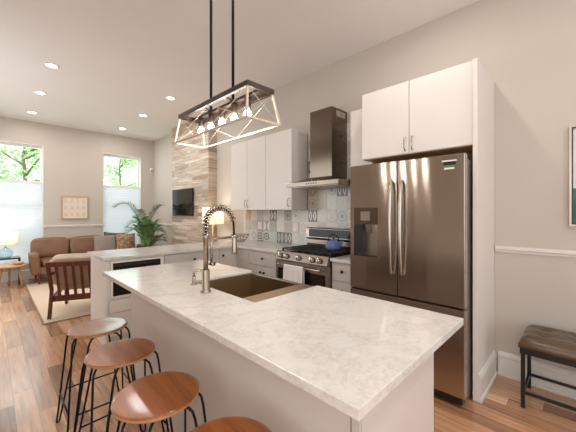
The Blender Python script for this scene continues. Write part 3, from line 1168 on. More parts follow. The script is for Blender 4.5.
for y, lab in ((3.677, 'white wall outlet plate in the backsplash, nearer the peninsula corner'), (2.892, 'white wall outlet plate in the backsplash, nearer the range')):
    r = thing('wall_outlet', lab, 'outlet', (TX - .003, y, 1.105), 0, 'outlet plates in the backsplash')
    B().box(TX - .0105, TX - .0046, y - .048, y + .048, 1.105, 1.225, None, .002).build('cover_plate', M['white_plastic'], r)
    B().box(TX - .012, TX - .0106, y - .034, y - .006, 1.125, 1.205).build('receptacle', M['white_plastic'], r)
    B().box(TX - .012, TX - .0106, y + .006, y + .034, 1.125, 1.205).build('rocker_switch', M['white_plastic'], r)

# --- upper cabinets
UX, UB, UT = 2.74, 1.41, 2.46


def upper(label, y0, y1, doors, x=UX, z0=UB, z1=UT, pulls=(), bottom=True):
    r = thing('upper_cabinet', label, 'cabinet', ((x + XW) / 2, (y0 + y1) / 2, z0), 0, 'white upper cabinets')
    B().box(x + .02, XW - .027, y0 + .001, y1 - .001, z0, z1).build('body', M['white_cab'], r)
    if bottom:
        B().box(x + .02, XW - .030, y0 + .003, y1 - .003, z0 - .004, z0 - .0005).build('underside', M['ply'], r)
    for i, (a0, a1) in enumerate(doors):
        d = B().box(x, x + .0185, a0 + G, a1 - G, z0 + .001, z1 - .001, None, .002).build('door', M['white_cab'], r)
        for (di, py, pz0, pz1) in pulls:
            if di == i:
                pull(d, x, py, pz0, pz1)
    return r


upper('tall white two-door upper cabinet at the left end above the corner', 3.19, 4.04, [(3.19, 3.615), (3.615, 4.04)], pulls=((0, 3.585, 1.45, 1.56), (1, 3.645, 1.45, 1.56)))
upper('tall white one-door upper cabinet just left of the range hood', 2.674, 3.188, [(2.674, 3.188)], pulls=((0, 2.72, 1.45, 1.56),))
upper('narrow white upper cabinet between the range hood and the refrigerator cabinet', 1.522, 1.79, [(1.522, 1.79)])
upper('deep white two-door cabinet above the refrigerator', .587, 1.518, [(.587, 1.063), (1.063, 1.518)], x=2.52, z0=1.88, z1=2.50,
      pulls=((0, 1.032, 1.905, 2.02), (1, 1.094, 1.905, 2.02)))
o = bpy.data.objects
solo(B().box(2.50, XW - .001, .555, .585, .001, 2.50, None, .002), 'refrigerator_side_panel', M['white_cab'], 'tall white side panel enclosing the right of the refrigerator', 'panel', (2.78, .57, 0))
b = B()
b.prism([(.5545, 0), (.5265, 0), (.5265, .022), (.5365, .03), (.5365, .15), (.5305, .158), (.5325, .178), (.5445, .195), (.5545, .198)], 2.50, XW - .0285, None, axis='x')
struct(b, 'baseboard_panel', M['trim'])
solo(B().box(2.80, XW - .0005, .588, 1.516, 1.80, 1.874), 'filler_board', M['brown_gap'], 'brown board closing the gap between the refrigerator top and the cabinet above', 'board', (2.9, 1.04, 1.80))

# ================================================================== REFRIGERATOR
FRX = 2.32
FY0, FY1, FYM = .591, 1.515, 1.072
r = thing('refrigerator', 'stainless steel french door refrigerator with ice and water dispenser', 'refrigerator', (2.7, 1.05, 0))
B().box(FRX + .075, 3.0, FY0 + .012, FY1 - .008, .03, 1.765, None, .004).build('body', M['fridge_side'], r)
B().box(FRX + .012, FRX + .07, FY0 + .02, FY1 - .015, .022, .072).build('base_grille', M['black'], r)
for yy in (FY0 + .06, FY1 - .06):
    B().lathe([(0, .001), (.022, .001), (.022, .016), (.01, .022), (.01, .03), (0, .03)], (FRX + .09, yy, 0), 16).build('foot', M['chrome'], r)
    B().box(FRX + .02, FRX + .14, yy - .03, yy + .03, 1.767, 1.785, None, .006).build('hinge_cover', M['fridge_side'], r)
for s in (0, 1):
    y0, y1 = (FYM + .003, FY1) if s == 0 else (FY0, FYM - .003)
    if s == 0:
        # door with a real recess for the dispenser
        D = B()
        a0, a1, c0, c1 = 1.246, 1.478, .992, 1.417
        D.box(FRX, FRX + .065, y0, a0, .705, 1.792).box(FRX, FRX + .065, a1, y1, .705, 1.792)
        D.box(FRX, FRX + .065, a0, a1, .705, c0).box(FRX, FRX + .065, a0, a1, c1, 1.792)
        door = D.build('door', M['fridge'], r)
        B().box(FRX - .002, FRX + .06, a0 + .001, a1 - .001, 1.272, c1 - .001).build('control_panel', M['darksteel'], door)
        B().box(FRX - .0032, FRX - .0021, 1.318, 1.408, 1.305, 1.385).build('display', M['nickel'], door)
        q = B()
        q.box(FRX + .055, FRX + .06, a0 + .001, a1 - .001, c0 + .001, 1.271, M['steel'])
        q.box(FRX + .002, FRX + .055, a0 + .001, a0 + .006, c0 + .001, 1.271, M['steel']).box(FRX + .002, FRX + .055, a1 - .085, a1 - .001, c0 + .02, 1.271, M['black'])
        q.box(FRX + .002, FRX + .055, a0 + .006, a1 - .001, c0 + .001, c0 + .012, M['darksteel'])
        q.build('dispenser_recess', None, door)
        B().prism([(FRX + .006, 1.271), (FRX + .05, 1.271), (FRX + .045, 1.21), (FRX + .02, 1.20)], 1.30, 1.36, None, axis='y').build('spout', M['chrome'], door)
    else:
        door = B().box(FRX, FRX + .065, y0, y1, .705, 1.792, None, .004).build('door', M['fridge'], r)
        st = B()
        st.box(FRX - .0016, FRX - .0005, .640, .738, 1.742, 1.752, M['white_plastic'])
        st.box(FRX - .0016, FRX - .0005, .648, .728, 1.716, 1.740, M['black'])
        st.box(FRX - .0016, FRX - .0005, .650, .726, 1.700, 1.714, M['green_sticker'])
        st.box(FRX - .0016, FRX - .0005, .656, .722, 1.686, 1.698, M['white_plastic'])
        st.build('sticker', None, door)['label'] = 'small white, black and green sticker'
    hy = FYM + .042 if s == 0 else FYM - .042
    pts = [(FRX, hy, .875), (FRX - .022, hy, .885)]
    for k in range(13):
        t = k / 12
        pts.append((FRX - .030 - .022 * math.sin(PI * t), hy, .90 + .70 * t))
    pts += [(FRX - .022, hy, 1.615), (FRX, hy, 1.625)]
    B().tube(pts, .0105, None, 12).build('handle', M['chrome'], door)
fz = B().box(FRX, FRX + .065, FY0, FY1, .075, .690, None, .004).build('freezer_drawer', M['fridge'], r)
B().box(FRX + .002, FRX + .05, FY0 + .01, FY1 - .01, .6905, .697).build('recessed_grip', M['black'], fz)
B().box(FRX + .0652, FRX + .0745, FY0 + .015, FY1 - .015, .08, 1.78).build('door_gasket', M['black'], r)

# ================================================================== RANGE
RX, RY0, RY1 = 2.36, 1.807, 2.56
r = thing('gas_range', 'stainless steel gas range with five front knobs and black oven glass', 'stove', (2.7, 2.18, 0))
B().box(RX + .03, 2.90, RY0 + .001, RY1 - .001, .06, .915).build('body', M['steel'], r)
B().box(RX + .07, RX + .10, RY0 + .02, RY1 - .02, .001, .06).build('toe_kick', M['black'], r)
B().box(RX, RX + .028, RY0, RY1, .07, .235, None, .004).build('storage_drawer', M['steel'], r)
od = B()
od.box(RX, RX + .029, RY0, RY1, .245, .36).box(RX, RX + .029, RY0, RY1, .70, .828).box(RX, RX + .029, RY0, RY0 + .10, .36, .70).box(RX, RX + .029, RY1 - .10, RY1, .36, .70)
od = od.build('oven_door', M['steel'], r)
B().box(RX + .004, RX + .02, RY0 + .101, RY1 - .101, .361, .699).build('oven_window', M['black_glass'], od)
B().box(RX - .0015, RX - .0003, RY0 + .03, RY1 - .03, .335, .745).build('black_glass_panel', M['black_glass'], od)
hb = B()
hb.tube([(RX - .045, RY0 + .06, .79), (RX - .045, RY1 - .06, .79)], .011, None, 12)
for yy in (RY0 + .085, RY1 - .085):
    hb.tube([(RX, yy, .79), (RX - .045, yy, .79)], .009, None, 10)
hb.build('handle', M['chrome'], od)
cp = B()
cp.prism([(RX, .834), (RX - .012, .842), (RX + .022, .93), (RX + .06, .93), (RX + .06, .834)], RY0, RY1, None, axis='y')
cp = cp.build('control_panel', M['hoodsteel'], r)
for k, y in enumerate((RY1 - .085, RY1 - .175, RY1 - .355, RY0 + .20, RY0 + .105)):
    rot = Matrix.Rotation(-PI / 2 + .36, 4, 'Y')
    kb = B().lathe([(0, 0), (.029, 0), (.030, .006), (.025, .010), (.024, .032), (.020, .037), (0, .037)], (RX - .001, y, .882), 22, None, rot)
    kb.build('knob', M['chrome'], cp)
B().box(RX + .061, 2.90, RY0, RY1, .9155, .927, None, .003).build('cooktop', M['black_glass'], r)
gx0, gx1 = RX + .085, 2.87
for k in range(3):
    g = B()
    y0 = RY0 + .02 + k * .238
    y1 = y0 + .232
    for (a, c) in (((gx0, y0), (gx1, y0)), ((gx0, y1), (gx1, y1)), ((gx0, y0), (gx0, y1)), ((gx1, y0), (gx1, y1)), (((gx0 + gx1) / 2, y0), ((gx0 + gx1) / 2, y1)), ((gx0, (y0 + y1) / 2), (gx1, (y0 + y1) / 2)),
                   ((gx0 + .13, y0), (gx0 + .13, y1)), ((gx1 - .13, y0), (gx1 - .13, y1))):
        g.bar((a[0], a[1], .953), (c[0], c[1], .953), .011, .013)
    for x in (gx0, gx1, (gx0 + gx1) / 2):
        for y in (y0, y1):
            g.box(x - .008, x + .008, y - .008 + (.009 if y == y0 else -.009), y + .008 + (.009 if y == y0 else -.009), .9275, .953)
    g.build('grate', M['iron'], r)
for (x, y, q) in ((gx0 + .13, RY0 + .14, .045), (gx1 - .13, RY0 + .14, .036), (gx0 + .13, RY1 - .14, .04), (gx1 - .13, RY1 - .14, .045), ((gx0 + gx1) / 2, 2.183, .05)):
    B().lathe([(0, .9275), (q, .9275), (q, .935), (q * .8, .937), (q * .78, .944), (0, .945)], (x, y, 0), 22).build('burner', M['iron'], r)
bg_ = B()
bg_.prism([(2.905, .06), (2.905, .95), (2.925, .985), (2.925, 1.03), (2.89, 1.06), (2.895, 1.17), (2.91, 1.182), (2.985, 1.182), (2.985, .06)], RY0, RY1, None, axis='y')
bgo = bg_.build('backguard', M['steel'], r)
B().prism([(2.8895, 1.068), (2.8878, 1.069), (2.8930, 1.166), (2.8947, 1.165)], RY0 + .05, RY1 - .05, None, axis='y').build('display_glass', M['black_glass'], bgo)
B().box(2.9, 2.9045, RY0 + .01, RY1 - .01, .93, .982).build('vent_strip', M['black'], bgo)

# dish towel over the oven handle
tw = B()
n = 30
ys = [2.085 + .285 * k / n for k in range(n + 1)]
hx = RX - .045


def tz(k, s):
    ph = math.sin(k / n * PI * 7) * .006 + math.sin(k / n * PI * 3 + .5) * .004
    prof = []
    for q in range(9):
        prof.append((hx - .0145 - abs(ph) * min(1, q / 3) - .002 * q / 8, .79 - .215 * (1 - q / 8.0)))
    return ph


rows = []
for k in range(n + 1):
    f = .5 + .5 * math.sin(k / n * PI * 7)
    col = []
    for q in range(9):
        t = q / 8
        col.append((hx - .013 - .024 * f * (1 - t) - .002, ys[k], .575 + .215 * t))
    for q in range(1, 6):
        a = PI * q / 6
        col.append((hx - .0145 * math.cos(a), ys[k], .79 + .0145 * math.sin(a)))
    for q in range(6):
        t = q / 5
        col.append((hx + .0145 + .004 * f * t, ys[k], .79 - .17 * t))
    rows.append([tw.bm.verts.new(p) for p in col])
for k in range(n):
    for q in range(len(rows[0]) - 1):
        f = tw.bm.faces.new([rows[k][q], rows[k + 1][q], rows[k + 1][q + 1], rows[k][q + 1]])
        f.smooth = True
solo(tw, 'dish_towel', M['towel'], 'white dish towel hanging over the oven door handle', 'towel', (hx, 2.22, .575))

# kettle
KX, KY, KZ = 2.72, 2.0, .960
r = thing('tea_kettle', 'blue enamel tea kettle standing on the right rear burner of the range', 'kettle', (KX, KY, KZ))
B().lathe([(0, 0), (.078, 0), (.088, .012), (.092, .035), (.086, .065), (.064, .09), (.04, .10), (.036, .101), (0, .101)], (KX, KY, KZ), 32).build('kettle_body', M['enamel'], r)
ld = B().lathe([(0, .1015), (.036, .1015), (.03, .111), (.012, .115), (0, .116)], (KX, KY, KZ), 22).build('lid', M['enamel'], r)
B().lathe([(0, .1165), (.008, .1165), (.013, .127), (.008, .137), (0, .138)], (KX, KY, KZ), 16).build('lid_knob', M['black'], ld)
dx, dy = .5, -.866
B().tube([(KX + dx * .06, KY + dy * .06, KZ + .05), (KX + dx * .09, KY + dy * .09, KZ + .075), (KX + dx * .108, KY + dy * .108, KZ + .10)], [.022, .015, .010], None, 12).build('spout', M['enamel'], r)
hp = [(KX + dx * c * .062, KY + dy * c * .062, KZ + .085 + .085 * s) for c, s in [(math.cos(PI * k / 12), math.sin(PI * k / 12)) for k in range(13)]]
B().tube(hp, .0075, None, 10).build('handle', M['black'], r)

# ================================================================== RANGE HOOD
r = thing('range_hood', 'dark stainless chimney range hood mounted over the range', 'range hood', (2.8, 2.18, 1.67))
HX, HY0, HY1 = 2.535, 1.80, 2.562
hb = B()
hb.box(HX, XW - .025, HY0, HY1, 1.675, 1.725, None, .003)
cn = [(HX + .03, HY0 + .03), (XW - .026, HY0 + .03), (XW - .026, HY1 - .03), (HX + .03, HY1 - .03)]
ct = [(2.735, 2.03), (XW - .026, 2.03), (XW - .026, 2.365), (2.735, 2.365)]
lo = [(x, y, 1.7255) for x, y in cn]
hi = [(x, y, 1.79) for x, y in ct]
hb.poly(lo[::-1]); hb.poly(hi)
for k in range(4):
    hb.poly([lo[k], lo[(k + 1) % 4], hi[(k + 1) % 4], hi[k]])
can = hb.build('canopy', M['hoodsteel'], r)
B().box(HX + .04, XW - .06, HY0 + .04, HY1 - .04, 1.669, 1.6745).build('filter', M['steel'], can)
for k in range(5):
    B().lathe([(0, 0), (.007, 0), (.006, .004), (0, .004)], (HX - .0005, 2.10 + .035 * k, 1.70), 12, None, Matrix.Rotation(-PI / 2, 4, 'Y')).build('button', M['black'], can)
ch = B().box(2.74, XW - .026, 2.035, 2.36, 1.7905, 2.585, None, .002).build('chimney', M['darksteel'], r)
vs = B()
for k in range(7):
    vs.box(2.83 + .026 * k, 2.842 + .026 * k, 2.0335, 2.0345, 2.49, 2.56)
vs.build('vent_slots', M['frame_silver'], ch)
for yy in (1.98, 2.38):
    B().lathe([(0, 1.664), (.03, 1.664), (.033, 1.6685), (0, 1.6685)], (2.66, yy, 0), 20).build('hood_light', M['frame_silver'], can)

# wire bowl on the counter
WX, WY = 2.72, 3.76
r = thing('wire_bowl', 'dark wire fruit bowl on the corner counter under the outlet', 'bowl', (WX, WY, CT))
wb = B()
for (rr, zz) in ((.055, .005), (.085, .03), (.12, .07), (.14, .11)):
    wb.tube([(WX + rr * math.cos(a), WY + rr * math.sin(a), CT + zz) for a in [2 * PI * k / 32 for k in range(32)]], .004 if zz == .11 else .0025, None, 6, True)
wb.build('rings', M['black_metal'], r)
wb = B()
for k in range(14):
    a = 2 * PI * k / 14
    wb.tube([(WX + q * math.cos(a), WY + q * math.sin(a), CT + zz) for q, zz in ((.055, .005), (.085, .03), (.12, .07), (.14, .11))], .002, None, 5)
wb.build('ribs', M['black_metal'], r)

# ================================================================== ISLAND
IX0, IX1, IY0, IY1 = .607, 1.45, .373, 2.63
BX0, BX1, BY0, BY1 = .806, 1.415, .484, 2.60
SKX0, SKY0, SKY1 = .95, 1.19, 1.85
r = thing('kitchen_island', 'pale grey kitchen island base under the big white countertop', 'island', (1.1, 1.53, 0))
B().box(BX0, BX0 + .02, BY0 + .042, BY1 - .022, .001, CB - .002).build('back_panel', M['island_paint'], r)
B().box(BX0 + .001, BX1, BY0, BY0 + .04, .001, CB - .002, None, .002).build('end_panel', M['island_paint'], r)
B().box(BX0, BX1, BY1 - .02, BY1, .001, CB - .002, None, .002).build('end_panel', M['island_paint'], r)
B().box(BX0 - .012, BX0 - .0005, BY0 + .002, BY0 + .03, .001, CB - .002, None, .002).build('corner_post', M['grey_cab'], r)
B().box(BX0 + .021, BX1 - .06, BY0 + .041, BY1 - .021, .09, .11).build('bottom_shelf', M['island_paint'], r)
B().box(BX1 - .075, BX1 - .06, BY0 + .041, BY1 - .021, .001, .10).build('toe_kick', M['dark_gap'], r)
for (a0, a1, z1) in ((.524, .85, CB - .004), (.85, 1.175, CB - .004), (1.175, 1.52, .64), (1.52, 1.865, .64), (1.865, 2.21, CB - .004), (2.21, 2.556, CB - .004)):
    d = B().box(BX1 - .02, BX1 - .001, a0 + G, a1 - G, .115, z1, None, .002).build('door', M['grey_cab'], r)
    knob(d, (BX1, a1 - .05, z1 - .06), '+x')
slab('countertop', [(IX0, IY0), (IX1, IY0), (IX1, SKY0), (SKX0, SKY0), (SKX0, SKY1), (IX1, SKY1), (IX1, IY1), (IX0, IY1)], 'large white quartz island countertop with the sink cut into it')
# farmhouse sink
r = thing('kitchen_sink', 'stainless farmhouse sink set into the island countertop', 'sink', (1.2, 1.52, .65))
x0, x1, y0, y1, z0, zt = SKX0 + .003, IX1 + .012, SKY0 + .003, SKY1 - .003, .66, .905
bs2 = B()
tk = .006
bs2.box(x0, x1, y0, y1, z0, z0 + tk).box(x0, x0 + tk, y0, y1, z0 + tk, zt).box(x0 + tk, x1, y0, y0 + tk, z0 + tk, zt).box(x0 + tk, x1, y1 - tk, y1, z0 + tk, zt)
bs2.build('basin', M['sinksteel'], r)
B().box(x1 - .028, x1 + .006, y0 + tk + .0005, y1 - tk - .0005, z0 + tk + .0005, zt, None, .004).build('apron', M['steel'], r)
B().lathe([(0, z0 + .0065), (.045, z0 + .0065), (.045, z0 + .011), (.03, z0 + .009), (0, z0 + .008)], (1.18, 1.56, 0), 24).build('drain', M['chrome'], r)
lg = B()
lg.box(x0 + .0065, x1 - .0285, y0 + .0065, y0 + .165, zt - .02, zt - .008)
lg.build('drainboard', M['sinksteel'], r)

# spring faucet
AX, AY = .875, 1.544
r = thing('spring_faucet', 'tall brushed nickel spring faucet standing beside the island sink', 'faucet', (AX, AY, CT))
B().lathe([(0, CT + .0005), (.031, CT + .0005), (.031, CT + .008), (.0225, CT + .014), (.0225, CT + .125), (.019, CT + .13), (0, CT + .13)], (AX, AY, 0), 26).build('base', M['nickel'], r)
B().lathe([(0, CT + .13), (.0145, CT + .13), (.0145, CT + .305), (.017, CT + .31), (.017, CT + .33), (0, CT + .33)], (AX, AY, 0), 20).build('stem', M['nickel'], r)
# arch path toward the sink (+X)
RA = .095
path = [(AX, AY, CT + .33 + .008 * k) for k in range(7)]
zc = CT + .385
for k in range(1, 25):
    a = PI * k / 24 * .93
    path.append((AX + RA - RA * math.cos(a), AY, zc + RA * 1.05 * math.sin(a)))
ex = path[-1]
path += [(ex[0] + .004, AY, ex[2] - .03), (ex[0] + .007, AY, ex[2] - .07), (ex[0] + .008, AY, ex[2] - .11)]
B().tube(path, .0065, None, 10).build('hose', M['black_metal'], r)
# coil around the first two thirds of the arch
coilpath = [(AX, AY, CT + .33 + .004 * k) for k in range(14)] + path[7:-3]
turns, per = 18, 16
acc = [0.0]
for k in range(1, len(coilpath)):
    acc.append(acc[-1] + (Vector(coilpath[k]) - Vector(coilpath[k - 1])).length)
cp_ = []
q = 0
for k in range(turns * per + 1):
    L_ = acc[-1] * k / (turns * per)
    while q < len(acc) - 2 and acc[q + 1] < L_:
        q += 1
    p0_, p1_ = Vector(coilpath[q]), Vector(coilpath[q + 1])
    p = p0_.lerp(p1_, (L_ - acc[q]) / (acc[q + 1] - acc[q]))
    tt = (Vector(coilpath[min(q + 2, len(acc) - 1)]) - Vector(coilpath[max(q - 1, 0)])).normalized()
    s = Vector((0, 1, 0))
    u = tt.cross(s)
    a = 2 * PI * k / per
    cp_.append(p + (s * math.cos(a) + u * math.sin(a)) * .0165)
B().tube(cp_, .0042, None, 6).build('spring', M['nickel'], r)
hx_, hz = path[-1][0], path[-1][2]
B().lathe([(0, hz + .02), (.012, hz + .02), (.015, hz), (.017, hz - .05), (.019, hz - .085), (.0175, hz - .098), (0, hz - .098)], (hx_, AY, 0), 22).build('spray_head', M['nickel'], r)
am = B()
az = hz + .008
am.tube([(AX + .036, AY, CT + .155), (AX + .036, AY, az - .04), (AX + .040, AY, az - .016), (AX + .052, AY, az - .004), (AX + .075, AY, az), (hx_ - .02, AY, az)], .0075, None, 10)
am.tube([(AX, AY, CT + .16), (AX + .036, AY, CT + .16)], .009, None, 10)
am.tube([(hx_ + .021 * math.cos(a), AY + .021 * math.sin(a), az) for a in [2 * PI * k / 20 for k in range(20)]], .006, None, 8, True)
am.build('docking_arm', M['nickel'], r)
lv = B()
lv.tube([(AX + .030, AY - .008, CT + .16), (AX + .042, AY - .024, CT + .16)], .013, None, 12)
lv.tube([(AX + .040, AY - .022, CT + .16), (AX + .05, AY - .05, CT + .185)], .005, None, 8)
lv.build('lever', M['nickel'], r)
# soap dispenser behind the faucet
DX, DY = .912, 1.755
r = thing('soap_dispenser', 'short nickel soap dispenser on the countertop just behind the faucet', 'soap dispenser', (DX, DY, CT))
B().lathe([(0, CT + .0005), (.02, CT + .0005), (.021, CT + .006), (.014, CT + .012), (.012, CT + .05), (0, CT + .05)], (DX, DY, 0), 20).build('base', M['nickel'], r)
B().tube([(DX, DY, CT + .05), (DX, DY, CT + .075), (DX + .012, DY - .006, CT + .088), (DX + .05, DY - .02, CT + .086), (DX + .065, DY - .026, CT + .076)], .007, None, 10).build('spout', M['nickel'], r)

# ================================================================== PENDANT
r = thing('linear_pendant', 'linear pendant with whitewashed open cage and five lit bulbs above the island', 'pendant light', (1.02, 1.6, 1.85))
tx0, tx1, ty0, ty1, tz_ = .915, 1.10, 1.205, 1.985, 2.05
bx0, bx1, by0, by1, bz = .900, 1.125, 1.19, 2.005, 1.856
tf = B()
w, h = .02, .028
tf.box(tx0, tx0 + w, ty0, ty1, tz_ - h, tz_, None, .002).box(tx1 - w, tx1, ty0, ty1, tz_ - h, tz_, None, .002)
tf.box(tx0 + w, tx1 - w, ty0, ty0 + w, tz_ - h, tz_, None, .002).box(tx0 + w, tx1 - w, ty1 - w, ty1, tz_ - h, tz_, None, .002)
for y in (1.483, 1.732):
    tf.box(tx0 + w, tx1 - w, y - .012, y + .012, tz_ - .012, tz_ - .002)
tf.build('top_frame', M['dark_wood'], r)
cg = B()
w = .0115
tb_ = [(tx0 + .008, ty0 + .008), (tx1 - .008, ty0 + .008), (tx1 - .008, ty1 - .008), (tx0 + .008, ty1 - .008)]
bb_ = [(bx0, by0), (bx1, by0), (bx1, by1), (bx0, by1)]
for k in range(4):
    cg.bar((*tb_[k], tz_ - h), (*bb_[k], bz), w, w)
    cg.bar((*bb_[k], bz), (*bb_[(k + 1) % 4], bz), w, w)
cg.build('cage', M['wash'], r)
cr = B()
z1 = tz_ - h
for (a, c) in ((0, 1), (2, 3)):
    cr.tube([(*tb_[a], z1), (*bb_[c], bz)], .0015, None, 6)
    cr.tube([(*tb_[c], z1), (*bb_[a], bz)], .0015, None, 6)
for (a, c) in ((1, 2), (3, 0)):
    mt_ = ((tb_[a][0] + tb_[c][0]) / 2, (tb_[a][1] + tb_[c][1]) / 2)
    mb_ = ((bb_[a][0] + bb_[c][0]) / 2, (bb_[a][1] + bb_[c][1]) / 2)
    cr.tube([(*tb_[a], z1), (*mb_, bz)], .0015, None, 6)
    cr.tube([(*mt_, z1), (*bb_[a], bz)], .0015, None, 6)
    cr.tube([(*mt_, z1), (*bb_[c], bz)], .0015, None, 6)
    cr.tube([(*tb_[c], z1), (*mb_, bz)], .0015, None, 6)
cr.build('cross_wires', M['wash'], r)
for y in (1.483, 1.732):
    B().tube([(1.02, y, tz_ - .002), (1.02, y, CZ - .025)], .0085, None, 12).build('rod', M['black_metal'], r)
B().box(.96, 1.08, 1.42, 1.80, CZ - .026, CZ - .0005, None, .004).build('ceiling_canopy', M['black_metal'], r)
B().box(1.005, 1.035, ty0 + .0205, ty1 - .0205, tz_ - .030, tz_ - .0125, None, .002).build('socket_rail', M['dark_wood'], r)
for k in range(5):
    y = 1.34 + .13 * k
    so = B().lathe([(0, tz_ - .0305), (.019, tz_ - .0305), (.019, tz_ - .08), (.014, tz_ - .089), (0, tz_ - .089)], (1.02, y, 0), 16).build('socket', M['dark_wood'], r)
    B().lathe([(0, 1.918), (.014, 1.919), (.021, 1.926), (.0215, 1.935), (.016, 1.946), (.010, 1.954), (.009, 1.9585), (0, 1.9585)], (1.02, y, 0), 18).build('bulb', M['bulb'], so)
    d = bpy.data.lights.new('bulb_light', 'POINT')
    d.energy = .8
    d.color = (1, .93, .83)
    d.shadow_soft_size = .022
    lo_ = bpy.data.objects.new('bulb_light', d)
    COL.objects.link(lo_)
    lo_.parent = r
    lo_.location = (0, y - 1.6, 1.895 - 1.85)

# ================================================================== RECESSED LIGHTS
def downlight(x, y, label, power=7):
    r = thing('recessed_downlight', label, 'ceiling light', (x, y, CZ), 0, 'recessed ceiling lights')
    B().lathe([(.058, CZ - .0005), (.082, CZ - .0005), (.08, CZ - .006), (.06, CZ - .008), (.058, CZ - .0005)], (x, y, 0), 32).build('trim_ring', M['white_plastic'], r)
    B().lathe([(0, CZ - .004), (.0575, CZ - .004), (.0575, CZ - .0008), (0, CZ - .0008)], (x, y, 0), 32).build('diffuser', M['can'], r)
    d = bpy.data.lights.new('downlight_lamp', 'AREA')
    d.shape = 'DISK'
    d.size = .11
    d.energy = power
    d.color = (1, .975, .945)
    lo_ = bpy.data.objects.new('downlight_lamp', d)
    COL.objects.link(lo_)
    lo_.parent = r
    lo_.location = (0, 0, -.02)


for x, side in ((.555, 'left'), (2.10, 'right')):
    for y, which in ((4.84, 'nearest of the %s row'), (6.08, 'middle of the %s row'), (7.38, 'farthest of the %s row, by the window wall')):
        downlight(x, y, 'round white lit recessed ceiling light, ' + which % side)
for x, y, w_ in ((2.1, .95, 'above the aisle by the refrigerator'), (.2, .55, 'above the near end of the island'), (2.1, -.9, 'above the bench area'), (.2, -.9, 'behind the island')):
    downlight(x, y, 'added unseen round white recessed fill light ' + w_, 8.5)  # out-of-view downlights added to brighten the kitchen end

# ================================================================== BAR STOOLS
r = thing('bar_stool', 'round walnut bar stool with black hairpin legs, farthest along the island', 'stool', (0, 0, 0), 0, 'walnut bar stools along the island')
SR, SZ = .166, .635
st = B()
st.lathe([(0, SZ - .004), (SR * .6, SZ - .003), (SR - .012, SZ - .0005), (SR - .003, SZ - .001), (SR, SZ - .004)], n=56, m=M['walnut'])
st.lathe([(SR, SZ - .004), (SR, SZ - .013), (SR - .003, SZ - .016), (0, SZ - .016)], n=56, m=M['ply'])
st.build('seat', None, r)
for k in range(4):
    a = PI / 4 + k * PI / 2
    ca, sa = math.cos(a), math.sin(a)

    def P(rad, tan, z):
        return (ca * rad - sa * tan, sa * rad + ca * tan, z)
    pts = []
    z0 = SZ - .0225
    half = [(.085, .052, z0), (.125, .052, z0), (.150, .051, z0 - .006), (.166, .050, z0 - .022), (.174, .048, z0 - .05)]
    for q in range(1, 8):
        t = q / 8
        half.append((.174 + (.262 - .174) * t, .048 + (.014 - .048) * t, z0 - .05 + (.022 - z0 + .05) * t))
    foot = [(.262 + .002, .014 * math.cos(u), .022 - .0155 * math.sin(u)) for u in [PI * q / 8 for q in range(9)]]
    full = [P(*h) for h in half] + [P(f[0], f[1], f[2]) for f in foot] + [P(h[0], -h[1], h[2]) for h in reversed(half)]
    B().tube(full, .0055, None, 8).build('leg', M['black_metal'], r)
for k in range(4):
    a0, a1 = PI / 4 + k * PI / 2, PI / 4 + (k + 1) * PI / 2
    rad = .235
    p0 = (math.cos(a0) * rad - math.sin(a0) * .024, math.sin(a0) * rad + math.cos(a0) * .024, .21)
    p1 = (math.cos(a1) * rad + math.sin(a1) * .024, math.sin(a1) * rad - math.cos(a1) * .024, .21)
    B().tube([p0, p1], .005, None, 8).build('footrest', M['black_metal'], r)
SP = [(.50, 2.25), (.498, 1.76), (.488, 1.25), (.515, .79)]
SL = ['round walnut bar stool with black hairpin legs, farthest along the island',
      'round walnut bar stool with black hairpin legs, second from the far end of the island',
      'round walnut bar stool with black hairpin legs, second nearest the camera',
      'round dark walnut bar stool nearest the camera, mostly cut off by the frame']
stools = [r] + [copy_tree(r) for k in range(3)]
for s, p, l, rz in zip(stools, SP, SL, (0, .05, -.04, .03)):
    place(s, (p[0], p[1], .001), l, rz)

# ================================================================== BENCH and picture on the right
r = thing('tufted_bench', 'dark brown tufted leather bench on slim legs against the right wall', 'bench', (2.83, -.2, 0))
QX0, QX1, QY0, QY1 = 2.63, 3.035, -.72, .337
# tufted cushion: a displaced grid top
cu = B()
nx, ny = 22, 52
g = []
tufts = [(QX0 + (QX1 - QX0) * fx, QY0 + (QY1 - QY0) * fy) for fx in (.33, .67) for fy in (.12, .31, .5, .69, .88)]
for i in range(nx + 1):
    row = []
    for j in range(ny + 1):
        u, v = i / nx, j / ny
        x, y = QX0 + (QX1 - QX0) * u, QY0 + (QY1 - QY0) * v
        eu, ev = min(u, 1 - u) * (QX1 - QX0), min(v, 1 - v) * (QY1 - QY0)
        z = .452 + .060 * math.sqrt(max(0, min(1, (1 - max(0, 1 - eu / .075) ** 2)) * min(1, (1 - max(0, 1 - ev / .075) ** 2))))
        for tx, ty in tufts:
            d2 = (x - tx) ** 2 + (y - ty) ** 2
            z -= .016 * math.exp(-d2 / .0011)
            z -= .005 * math.exp(-((x - tx) ** 2) / .00012) * math.exp(-((y - ty) ** 2) / .012)
        row.append(cu.bm.verts.new((x, y, z)))
    g.append(row)
for i in range(nx):
    for j in range(ny):
        f = cu.bm.faces.new([g[i][j], g[i + 1][j], g[i + 1][j + 1], g[i][j + 1]])
        f.smooth = True
edge = [g[i][0] for i in range(nx + 1)] + [g[nx][j] for j in range(1, ny + 1)] + [g[i][ny] for i in range(nx - 1, -1, -1)] + [g[0][j] for j in range(ny - 1, 0, -1)]
low = [cu.bm.verts.new((v.co.x, v.co.y, .430)) for v in edge]
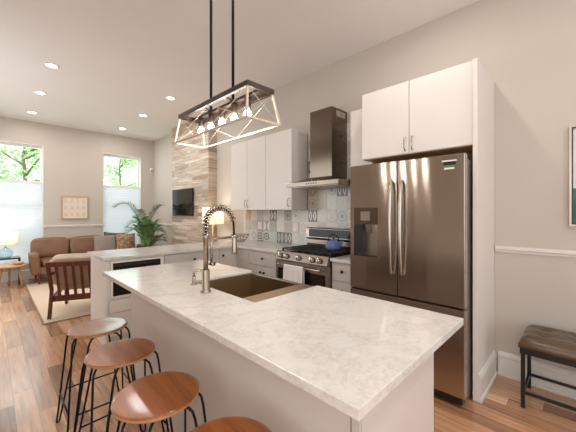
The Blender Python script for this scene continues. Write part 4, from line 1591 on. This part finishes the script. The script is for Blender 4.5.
for k in range(len(edge)):
    k2 = (k + 1) % len(edge)
    cu.bm.faces.new([edge[k], low[k], low[k2], edge[k2]]).smooth = True
cu.bm.faces.new(low)
bmesh.ops.recalc_face_normals(cu.bm, faces=cu.bm.faces[:])
cu = cu.build('seat_cushion', M['bench_leather'], r)
bt = B()
for tx, ty in tufts:
    bt.lathe([(0, .4985), (.009, .4975), (.010, .494), (0, .493)], (tx, ty, 0), 12)
bt.build('buttons', M['bench_leather'], cu)
B().box(QX0 + .008, QX1 - .008, QY0 + .008, QY1 - .008, .385, .4298, None, .003).build('apron', M['black'], r)
for x in (QX0 + .03, QX1 - .05):
    for y in (QY0 + .025, QY1 - .025):
        B().box(x - .012, x + .012, y - .012, y + .012, .001, .3848, None, .002).build('leg', M['black'], r)
for y in (QY0 + .025, QY1 - .025):
    B().box(QX0 + .0425, QX1 - .0625, y - .008, y + .008, .10, .118).build('stretcher', M['black'], r)
for x in (QX0 + .03, QX1 - .05):
    B().box(x - .008, x + .008, QY0 + .0375, QY1 - .0375, .10, .118).build('stretcher', M['black'], r)

r = thing('framed_picture', 'framed picture of teal water and white sky on the right wall above the bench', 'picture', (XW - .02, -.3, 1.275))
y0, y1, z0, z1 = -.70, .085, 1.275, 2.02
fr = B()
for e, m_, xo in ((0, 'frame_silver', .030), (.012, 'frame_dark', .026)):
    w_ = .012 if e == 0 else .008
    fr.box(XW - xo, XW - .0005, y0 + e, y0 + e + w_, z0 + e, z1 - e, M[m_]).box(XW - xo, XW - .0005, y1 - e - w_, y1 - e, z0 + e, z1 - e, M[m_])
    fr.box(XW - xo, XW - .0005, y0 + e + w_, y1 - e - w_, z0 + e, z0 + e + w_, M[m_]).box(XW - xo, XW - .0005, y0 + e + w_, y1 - e - w_, z1 - e - w_, z1 - e, M[m_])
fr.build('picture_frame', None, r)
ar = B()
ar.box(XW - .012, XW - .001, y0 + .02, y1 - .02, z0 + .02, 1.555, M['teal']).box(XW - .012, XW - .001, y0 + .02, y1 - .02, 1.555, z1 - .02, M['canvas_white'])
ar.build('painted_canvas', None, r)
